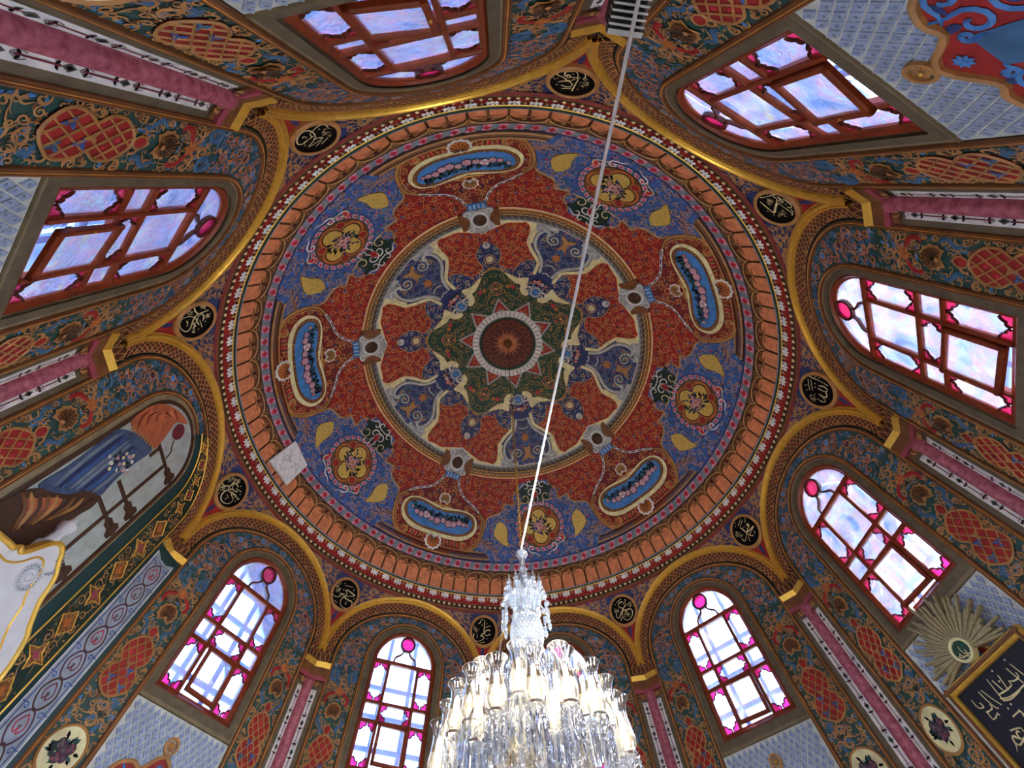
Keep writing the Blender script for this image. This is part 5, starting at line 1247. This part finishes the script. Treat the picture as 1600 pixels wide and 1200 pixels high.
mb = MB(); va = smoothc(T9([(820, 640), (880, 575), (980, 525), (1070, 540), (1140, 595), (1168, 650), (1100, 640), (1060, 690), (1000, 770), (960, 800), (900, 730), (850, 700)]), 3); fill(mb, S9, va, 'brick', .0074, 0, edge=.002)
for k in range(9):
    a = T9([(850 + 30 * k, 680 - 12 * k), (880 + 26 * k, 610 - 6 * k), (930 + 22 * k, 560 + 8 * k)]); stroke(mb, S9, a, .005, 'salmon' if k % 2 else 'dred', .0078, .002, taper=True)
for k in range(10): stroke(mb, S9, T9([(835 + 14 * k, 655 + 15 * k), (815 + 16 * k, 690 + 14 * k)]), .005, 'tan', .008, .001)
mur('valance', mb)
mb = MB(); sw = smoothc(T9([(60, 1110), (140, 1070), (240, 1050), (330, 1075), (430, 1090), (540, 1065), (615, 1105), (570, 1170), (470, 1230), (380, 1330), (240, 1420), (60, 1500), (-160, 1540), (-160, 1250)]), 3); fill(mb, S9, sw, 'dbrown', .0076, 0, edge=.002)
fill(mb, S9, smoothc(T9([(140, 1130), (260, 1110), (390, 1120), (350, 1190), (250, 1260), (170, 1240)]), 3), 'brick', .008, 0)
for k in range(9): stroke(mb, S9, smoothc(T9([(130 + 55 * k, 1070 + 6 * k), (150 + 42 * k, 1180), (60 + 32 * k, 1320 - 10 * k)]), 4, False), .009, ('brown', 'tan', 'dbrown')[k % 3], .0082, .003, taper=True)
mur('brown_swag', mb)

# column between wall 8 and wall 9: flat teal pilaster with an arabesque panel
c8 = empty('corner_column', label='teal pilaster with pale blue arabesque panel at lower left', category='column', group='corner columns')
S8 = Wall(8); Av = math.radians(180); er = np.array([-1., 0, 0]); et = np.array([0., -1, 0])
rv = .9605 / math.cos(math.radians(18)); PV = Plane(er * (rv - .0125 - .004), et, np.array([0, 0, 1.]), -er)
mb = MB()
for S, sg in ((S8, 1), (S9, -1)): fill(mb, S, np.array([(.258, FLOOR_H), (.3125, FLOOR_H), (.3125, -.058), (.258, -.058)]) * [sg, 1], 'teal_wall', .005, 0, edge=.004)
fill(mb, PV, [(-.043, FLOOR_H), (.043, FLOOR_H), (.043, -.058), (-.043, -.058)], 'teal_wall', .0, 0)
mb.build('teal_shaft', c8)
mb = MB(); pn = np.array([(-.033, -.8), (.033, -.8), (.036, -.075), (.012, -.088), (-.012, -.088), (-.036, -.075)]); fill(mb, PV, pn, 'stone', .003, 0, edge=.003); stroke(mb, PV, np.array([(-.026, -.8), (-.028, -.09), (0, -.097), (.028, -.09), (.026, -.8)]), .0022, 'navy', .0034, .0005); stroke(mb, PV, np.array([(-.034, -.8), (-.035, -.08)]), .003, 'white', .0034, .001); stroke(mb, PV, np.array([(.034, -.8), (.035, -.08)]), .003, 'white', .0034, .001)
mb.build('pale_panel', c8)
mb = MB()
for k in range(12):
    y = -.13 - k * .056
    for mm in (1, -1):
        stroke(mb, PV, smoothc(np.array([(0, y + .03), (.012, y + .02), (.02, y), (.012, y - .02), (0, y - .03)]) * [mm, 1], 4, False), .0036, 'dbrown' if k % 2 else 'purple', .0036, .001)
        stroke(mb, PV, smoothc(np.array([(0, y + .02), (.008, y + .01), (.011, y), (.004, y - .01), (0, y)]) * [mm, 1], 4, False), .0026, 'maroon' if k % 3 else 'crimson', .0036, .001)
        stroke(mb, PV, (spiral(.006, 1, 1, 1, 9, 1) + [.02, y + .026]) * [mm, 1], .0022, 'blue', .0036, .0006)
    fan(mb, PV, circ((0, y), .004, 6), 'dgrey', .0038, (0,), .001)
mb.build('interlaced_ornament', c8)
for src in [c for c in colm.children if c.name.split('.')[0] == 'gilt_abacus']:
    d = link_copy(src, c8); d.rotation_euler = (0, 0, math.radians(252))

# ================================================================== THINGS
# --- white carved canopy crest with gilt edge in front of wall 9
CO = -.0605                       # 0.3 m in front of the wall
crest = empty('carved_canopy', label='white carved canopy with gilt edging at the left edge', category='canopy')
SC = Wall(9, .90); crs = [(.2, -.41), (.16, -.402), (.12, -.392), (.095, -.386), (.084, -.384), (.076, -.376), (.068, -.378), (.06, -.372), (.045, -.345), (.034, -.329), (.02, -.322), (.006, -.326), (-.008, -.338), (-.026, -.35), (-.038, -.366), (-.05, -.39), (-.075, -.415), (-.095, -.432), (-.118, -.48), (-.12, -.56), (-.12, -.7)]
cm = [(.4 - x, y) for x, y in reversed(crs)]; cpoly = smoothc(crs[:-1], 3, False).tolist() + [(-.12, -.7)] + [(.52, -.7)] + smoothc(cm[1:], 3, False).tolist()
mb = MB(); fill(mb, SC, cpoly, 'carved_white', .008, 0, edge=.016); fill(mb, SC, cpoly, 'carved_white', -.008, 0); mb.build('panel', crest)
ctop = smoothc(crs, 4, False); cmir = ctop * [-1, 1] + [.4, 0]
mb = MB()
for e in (ctop, cmir): sweep(mb, SC, e, [(-.0045, .004), (-.004, .011), (0, .0125), (.004, .011), (.0045, -.006)], 'gold')
mb.build('gilt_edge', crest)
mb = MB(); ie = smoothc([(.2, -.435), (.13, -.42), (.095, -.405), (.07, -.40), (.05, -.385), (.035, -.362), (.018, -.356), (.004, -.366), (-.004, -.384), (-.018, -.402), (-.03, -.412), (-.045, -.44), (-.075, -.47), (-.09, -.51), (-.09, -.68)], 4, False)
for e in (ie, ie * [-1, 1] + [.4, 0]): stroke(mb, SC, e, .004, 'gold', .0084, .002)
mb.build('gilt_line', crest)
for x in (.012, .388):
    mb = MB()
    for r in (.022, .014, .007): stroke(mb, SC, circ((x, -.385), r, 26), .003, 'carved_white', .0084, .003, True)
    for k in range(22): a = k * .2856; fan(mb, SC, leafshape(.006, .0018, a, 0, 3) + np.array([x + .016 * math.cos(a), -.385 + .016 * math.sin(a)]), 'stone', .0088, (0,), .002)
    for k in range(9): a = 1.2 - k * .26; stroke(mb, SC, [(x - .006 * (1 if x < .1 else -1) + .02 * math.cos(a) * (-1 if x < .1 else 1) , -.352 + .012 * math.sin(a)), (x + .034 * math.cos(a) * (-1 if x < .1 else 1), -.345 + .024 * math.sin(a))], .0025, 'stone', .0086, .002)
    mb.build('carved_rosette', crest)
mb = MB(); lathe(mb, [(.0, -.335), (.016, -.335), (.017, -.318), (.011, -.312), (.009, -.29), (.014, -.279), (.015, -.27), (.008, -.266), (.006, -.256), (.0, -.255)], 'carved_white', 20, tuple((SC.nv * .925 + SC.tv * .015)[:2])); mb.build('finial_post', crest)

# --- framed calligraphy board with sunburst, leaning out from wall 4
board = empty('calligraphy_board', label='dark blue framed calligraphy board crowned by a gold sunburst and green oval', category='framed board')
SB = Wall(4, .945)
HWB, TB, BB = .116, -.441, -.84
mb = MB(); fill(mb, SB, [(-.102, BB + .015), (.102, BB + .015), (.102, TB - .012), (-.102, TB - .012)], 'board_blue' if 'board_blue' in MATS else 'navy', .004, 0); mb.build('board', board)
mat('ink_blue', '#070b22', .55); board.children[0].data.materials[0] = MATS['ink_blue']
for p, q in (((-HWB, TB - .006), (HWB, TB - .006)), ((-HWB, BB), (HWB, BB)), ((-.109, BB), (-.109, TB)), ((.109, BB), (.109, TB))):
    mb = MB(); bar(mb, SB, p, q, .016, .014, 'gold', 0, .4); bar(mb, SB, p, q, .006, .004, 'brown', .0135, .3); mb.build('frame_bar', board)
CB4 = (1420, 940, 4.616)
T4 = lambda p: np.array(px_wall(4, CB4, p, .945 - .005))
mb = MB()
for s_ in ([(500, 650), (560, 710), (620, 760), (650, 770)], [(520, 640), (600, 700), (670, 745)], [(560, 560), (640, 660), (690, 720)], [(600, 570), (680, 640)], [(640, 530), (720, 640)], [(700, 480), (770, 540), (831, 590)], [(730, 450), (831, 530)], [(650, 670), (700, 640), (740, 600), (720, 575), (760, 570), (790, 545), (770, 510)], [(660, 700), (720, 690), (780, 650), (831, 600)], [(680, 715), (740, 700), (800, 640)], [(450, 710), (500, 765), (540, 760), (510, 730)], [(560, 800), (600, 770), (580, 740)], [(560, 790), (610, 850), (640, 800)], [(750, 830), (800, 790), (831, 830)], [(790, 780), (831, 815)], [(730, 930), (800, 910), (831, 940)], [(740, 970), (800, 990)]):
    q_ = smoothc(T4(s_), 4, False) if len(s_) > 2 else T4(s_); stroke(mb, SB, q_, .0024, 'paleline', .0048, .0006)
for d in ((715, 770), (735, 740), (630, 835), (650, 815), (600, 500), (650, 575), (690, 420)): fan(mb, SB, circ(T4([d])[0], .0022, 4), 'paleline', .0048, (0,), .0005)
rgf = np.random.default_rng(9)
for row in range(4):                          # further lines of script below the picture edge
    for i in range(26):
        x = rgf.uniform(-.09, .09); y = -.56 - row * .065 + rgf.uniform(-.018, .018); stroke(mb, SB, spiral(.008, rgf.uniform(0, 6), 1, .5, 8, 1.2) + [x, y], .003, 'paleline', .0048, .0006, taper=True)
mb.build('gold_lettering', board)
sun = link('sunburst', None, board)
oc = np.array([0.006, -.416])
mb0 = None
for k in range(44):
    a = math.radians(-14 + 208 * k / 43); L_ = .092 + .018 * math.sin(k * 2.4) + .008 * math.sin(k * 5.1)
    mb = MB(); d = np.array([math.cos(a), math.sin(a)]); bar(mb, SB, oc + d * .02, oc + d * L_, .0058, .006 + .003 * (k % 2), 'sunray', .004, .35); mb.build('ray', sun)
mb = MB(); sweep(mb, SB, circ(oc, .0225, 32, .019), [(-.003, .004), (-.0025, .017), (.0025, .017), (.003, .004)], 'cream', True); mb.build('oval_rim', sun)
mb = MB(); fill(mb, SB, circ(oc, .021, 28, .0175), 'green', .014, 0)
for s_ in ([(350, 325), (380, 360), (420, 375), (470, 355)], [(360, 370), (390, 395), (430, 390), (450, 410)], [(400, 345), (420, 370), (430, 390)], [(370, 385), (365, 400), (395, 405), (410, 385)]): stroke(mb, SB, smoothc(np.array(px_wall(4, CB4, s_, .945 - .015)), 4, False), .0022, 'paleline', .0146, .0006)
mb.build('green_oval', sun)

# --- finned floodlight on the column between the top and upper right windows, and its cable
def px_cyl(x, y, r):
    d = ray(x, y); a = d[0] ** 2 + d[1] ** 2; b = CPOS[0] * d[0] + CPOS[1] * d[1]; c = CPOS[0] ** 2 + CPOS[1] ** 2 - r * r
    return CPOS + ((-b + math.sqrt(b * b - a * c)) / a) * d
Pf = px_cyl(987, -6, .93); er0 = np.array([Pf[0], Pf[1], 0]) / math.hypot(Pf[0], Pf[1]); et0 = np.array([-er0[1], er0[0], 0])
fl = empty('floodlight', label='grey finned floodlight fixed high on the corner at the top edge', category='floodlight')
ez0 = np.array([0, 0, 1.]); PF = Plane(Pf, et0, ez0 * .5 - er0 * .866, -er0 * .5 - ez0 * .866)
fw, fh = .0185, .032
mb = MB(); fill(mb, PF, [(-fw, -fh), (fw, -fh), (fw, fh * .75), (-fw, fh * .75)], 'dark_metal', -.002, 0, edge=.02); mb.build('housing', fl)
for k in range(11):
    y = -fh + .003 + k * (fh * 1.7 / 10); mb = MB(); bar(mb, PF, (-fw, y), (fw, y), .0022, .014, 'metal_grey', -.001, .1); mb.build('cooling_fin', fl)
mb = MB(); bar(mb, PF, (-fw, fh * .75 + .002), (fw, fh * .75 + .002), .006, .015, 'metal_grey', -.001, .2); mb.build('end_plate', fl)
mb = MB(); tube(mb, [PF.P([(0, -.02)], -.045)[0], PF.P([(0, -.02)], -.004)[0]], .004, 'dark_metal', 8); mb.build('bracket', fl)
top_f = np.array([0, 0, -.243])
A0 = PF.P([(.002, -fh * .9)], .017)[0]
mb = MB(); tt = np.linspace(0, 1, 60)[:, None]; path = A0 + (top_f + [0, -.004, .004] - A0) * tt; path[:, 2] -= (.012 * 4 * tt * (1 - tt))[:, 0] * 0
tube(mb, path, .0022, 'cable_white', 6); mb.build('cable', label='white cable running from the floodlight down to the chandelier', category='cable')

# --- chandelier
chan = empty('chandelier', tuple(W(np.array([0, 0, -.62]))), label='lit crystal chandelier with glass tulip lamps hanging at the centre', category='chandelier')
def cb(name, mb, parent=None, smooth=False, **kw):
    o = mb.build(name, None, smooth, **kw); adopt(o, chan) if parent is None else None; return o
def prism(mb, c, r, h, m, n=6):
    c = np.asarray(c, float); t = np.linspace(0, 6.283, n, endpoint=False)
    V = [c + [0, 0, 0]] + [c + [r * math.cos(a), r * math.sin(a), -h * .25] for a in t] + [c + [r * .8 * math.cos(a), r * .8 * math.sin(a), -h * .75] for a in t] + [c - [0, 0, h]]
    F = [(0, 1 + i, 1 + (i + 1) % n) for i in range(n)] + [(1 + i, 1 + n + i, 1 + n + (i + 1) % n, 1 + (i + 1) % n) for i in range(n)] + [(2 * n + 1, 1 + n + (i + 1) % n, 1 + n + i) for i in range(n)]
    mb.add(V, F, m)
def ball(mb, c, r, m, n=8, k=5):
    t = np.linspace(0, math.pi, k + 1); lathe(mb, [(max(1e-5, r * math.sin(a)), c[2] + r * math.cos(a)) for a in t], m, n, (c[0], c[1]))
mb = MB(); tube(mb, [(0, 0, 1.1), (0, 0, .7), (0, 0, .42)], .0016, 'chain_dark', 6); cb('suspension_rod', mb)
mb = MB(); z = .42; k = 0; t = np.linspace(0, 2 * math.pi, 10, endpoint=False)
while z > -.236:
    a = .0038 * np.cos(t); b = .0068 * np.sin(t); P = np.stack([a, 0 * a, z + b], 1) if k % 2 else np.stack([0 * a, a, z + b], 1)
    P = np.concatenate([P, P[:1]]); tube(mb, P, .0012, 'brass', 4, False); z -= .0105; k += 1
cb('chain', mb)
mb = MB(); lathe(mb, [(.001, -.243), (.012, -.244), (.014, -.25), (.0105, -.258), (.007, -.263), (.0062, -.277), (.008, -.287), (.0095, -.292), (.007, -.298), (.009, -.306), (.007, -.312)], 'crystal_frost', 12); cb('finial', mb)
mb = MB()
for k in range(10):
    a = k * .628; d = np.array([math.cos(a), math.sin(a)]); pr_ = np.array([(.006, -.305), (.013, -.309), (.0175, -.322), (.018, -.338), (.0215, -.35), (.024, -.358)])
    tube(mb, [(d[0] * r, d[1] * r, h) for r, h in pr_], .0032, 'crystal_frost', 6)
cb('bell_cage', mb)
mb = MB(); lathe(mb, [(.005, -.31), (.005, -.36)], 'metal_grey', 10); cb('inner_stem', mb)
for k in range(12):
    a = k * math.pi / 6 + .2; d = np.array([math.cos(a), math.sin(a)]); mb = MB()
    lathe(mb, [(.0004, -.316), (.0042, -.334), (.0055, -.337), (.003, -.341), (.005, -.346), (.0035, -.352), (.003, -.362)], 'crystal_frost', 8, tuple(d * .036)); cb('spire', mb)
for k in range(10):
    a = k * .628 + .1; d = np.array([math.cos(a), math.sin(a)]); e = np.array([-d[1], d[0]]); mb = MB(); V = []; F = []; nu, nv = 6, 6
    for j in range(nv + 1):
        v = j / nv; w = .0125 * math.sin(math.pi * (.15 + .6 * (1 - v))) ; r = .021 + .02 * (1 - v) ** 1.5; h = -.395 + .048 * (1 - v)
        for i in range(nu + 1): u = i / nu * 2 - 1; V.append([*(d * (r - .004 * u * u) + e * u * w), h - .004 * u * u])
    F = [(j * 7 + i, j * 7 + i + 1, (j + 1) * 7 + i + 1, (j + 1) * 7 + i) for j in range(6) for i in range(6)]
    mb.add(V, F, 'crystal_frost'); 
    for i in range(1, 6): tube(mb, [np.array(V[j * 7 + i]) + [d[0] * .0012, d[1] * .0012, 0] for j in range(7)], .001, 'crystal_frost', 4)
    cb('crown_leaf', mb)
for k in range(12):
    a = k * math.pi / 6 + .2; d = np.array([math.cos(a), math.sin(a)]) * .0445; mb = MB()
    tube(mb, [(d[0] * .8, d[1] * .8, -.362), (d[0], d[1], -.366), (d[0], d[1], -.376)], .0012, 'crystal_frost', 5); ball(mb, (d[0], d[1], -.372), .0055, 'crystal_frost'); prism(mb, (d[0], d[1], -.381), .003, .024, 'crystal_frost'); ball(mb, (d[0], d[1], -.408), .0042, 'crystal_frost'); prism(mb, (d[0], d[1], -.411), .004, .018, 'crystal_frost'); cb('crystal_drop', mb)
mb = MB(); lathe(mb, [(.021, -.395), (.026, -.4), (.027, -.406), (.024, -.409)], 'crystal_frost', 24); cb('collar', mb)
mb = MB(); lathe(mb, [(.02, -.407), (.026, -.415), (.0285, -.428), (.027, -.442), (.021, -.452), (.014, -.458)], 'crystal_frost', 20)
for j in range(8):
    h = -.411 - .006 * j; r = .0255 + .0042 * math.sin(math.pi * j / 7.5)
    for i in range(26): a = (i + .5 * (j % 2)) * 2 * math.pi / 26; prism(mb, (r * math.cos(a), r * math.sin(a), h + .003), .0029, .0058, 'crystal_frost', 4)
cb('beaded_urn', mb)
mb = MB(); lathe(mb, [(.014, -.458), (.012, -.475), (.018, -.49), (.022, -.51), (.016, -.53), (.02, -.55), (.03, -.57), (.034, -.6), (.02, -.63), (.01, -.68), (.004, -.7)], 'crystal_warm', 18); cb('stem', mb, None, True)
mb = MB()
for r, h, n_p, L_, m in ((.028, -.458, 16, .04, 'crystal_warm'), (.04, -.48, 20, .05, 'crystal_warm'), (.055, -.505, 26, .055, 'crystal'), (.07, -.535, 32, .06, 'crystal_warm'), (.05, -.55, 22, .06, 'crystal_warm')):
    for i in range(n_p):
        a = i * 2 * math.pi / n_p + r * 50; prism(mb, (r * math.cos(a), r * math.sin(a), h), .0026, L_, 'prism_glass' if i % 2 else m, 4)
cb('prism_fringe', mb, kind='stuff')
mb = MB(); lathe(mb, [(.083, -.588), (.086, -.59), (.084, -.595), (.084, -.61), (.087, -.615), (.083, -.618)], 'crystal', 12); cb('gallery_ring', mb)
for k in range(12):
    a = k * math.pi / 6; mb = MB(); lathe(mb, [(.001, -.578), (.004, -.582), (.0055, -.59), (.0045, -.6), (.0055, -.612), (.0035, -.622), (.0055, -.63), (.001, -.64)], 'crystal', 8, (.086 * math.cos(a), .086 * math.sin(a))); cb('gallery_post', mb)
mb = MB()
for j in range(7):
    r = .08 - .009 * j; h = -.622 - .012 * j
    for i in range(int(r * 480)): a = i * 2 * math.pi / int(r * 480); prism(mb, (r * math.cos(a), r * math.sin(a), h), .004, .015, 'crystal_warm', 5)
lathe(mb, [(.082, -.62), (.07, -.645), (.05, -.67), (.02, -.69), (.001, -.695)], 'crystal_warm', 24); cb('bead_bowl', mb)
# lamps
def on_h(px, H):
    d = ray(660 + px[0] / 4.706, 960 + px[1] / 4.706); P = CPOS + d * (H - CPOS[2]) / d[2]; return P
LP = [on_h(p, -.54) for p in ((700, 230), (995, 240), (450, 355), (265, 510), (1165, 400), (200, 660), (1330, 480), (1375, 590))] + [on_h(p, -.562) for p in ((805, 270), (1030, 270), (1220, 360), (545, 325), (375, 400))] + [on_h(p, -.585) for p in ((940, 455), (410, 520), (140, 800), (1425, 620))]
for a in (35, 65, 95, 125, 150): LP.append(np.array([.135 * math.cos(math.radians(a)), .135 * math.sin(math.radians(a)), -.54]))
def lamp_meshes():
    R = {}
    mb = MB(); lathe(mb, [(.0165, 0), (.0135, -.004), (.0105, -.012), (.0096, -.02), (.0108, -.03), (.0122, -.038)], 'shade_glass', 20); lathe(mb, [(.0167, .0002), (.0161, .001), (.0158, .0002)], 'crystal', 20); R['tulip_shade'] = (mb, True)
    mb = MB(); lathe(mb, [(.0122, -.038), (.0138, -.046), (.0132, -.054), (.0105, -.061), (.008, -.064)], 'frosted', 20); R['frosted_globe'] = (mb, True)
    mb = MB(); lathe(mb, [(.0003, -.016), (.0028, -.02), (.0046, -.028), (.0048, -.036), (.0036, -.046), (.002, -.052)], 'bulb', 12); R['bulb'] = (mb, True)
    mb = MB(); lathe(mb, [(.007, -.063), (.0125, -.065), (.0142, -.069), (.012, -.073), (.005, -.078), (.004, -.12), (.006, -.124), (.002, -.128)], 'crystal', 16); R['drip_pan'] = (mb, False)
    mb = MB()
    for i in range(9): a = i * 2 * math.pi / 9; prism(mb, (.0128 * math.cos(a), .0128 * math.sin(a), -.069), .0023, .046, 'prism_glass', 4)
    R['prism_skirt'] = (mb, False)
    return R
proto = None
Zc = W(np.array([0, 0, -.62]))
for i, P in enumerate(LP):
    lamp = link('lamp', None, chan); lamp.location = tuple((P - np.array([0, 0, -.62])) * U)
    if proto is None:
        proto = {}
        for nm, (mb, sm) in lamp_meshes().items():
            for a in mb.v: a *= U
            proto[nm] = mb.build(nm, lamp, sm, True)
    else:
        for nm, src in proto.items(): link_copy(src, lamp)
    pl = bpy.data.lights.new('lamp_light', 'SPOT'); pl.energy = BULB_WATT; pl.color = (1, .91, .78); pl.shadow_soft_size = .04; pl.spot_size = math.radians(135); pl.spot_blend = 1.0   # the tulip shade throws the light upwards
    lo = link('lamp_light', pl, lamp); lo.location = (0, 0, .002 * U); lo.rotation_euler = (math.pi, 0, 0)
    mb = MB(); e = np.array([P[0], P[1]]) ; r = np.hypot(*e); d = e / r
    q = smoothc([(r, P[2] - .125), (r * .97, P[2] - .14), (r * .75, P[2] - .15), (r * .5, -.66), (.025, -.625)], 4, False)
    tube(mb, [(d[0] * a, d[1] * a, b) for a, b in q], .003, 'crystal', 6); o = mb.build('arm', None); o.parent = lamp; o.location = tuple(-np.array(W(P.copy())))
mb = MB(); P0 = on_h((545, 325), -.562); tube(mb, [(-.036, -.012, -.375), (P0[0] * .95, P0[1], P0[2] - .01)], .0006, 'metal_grey', 5); cb('stay_wire', mb)
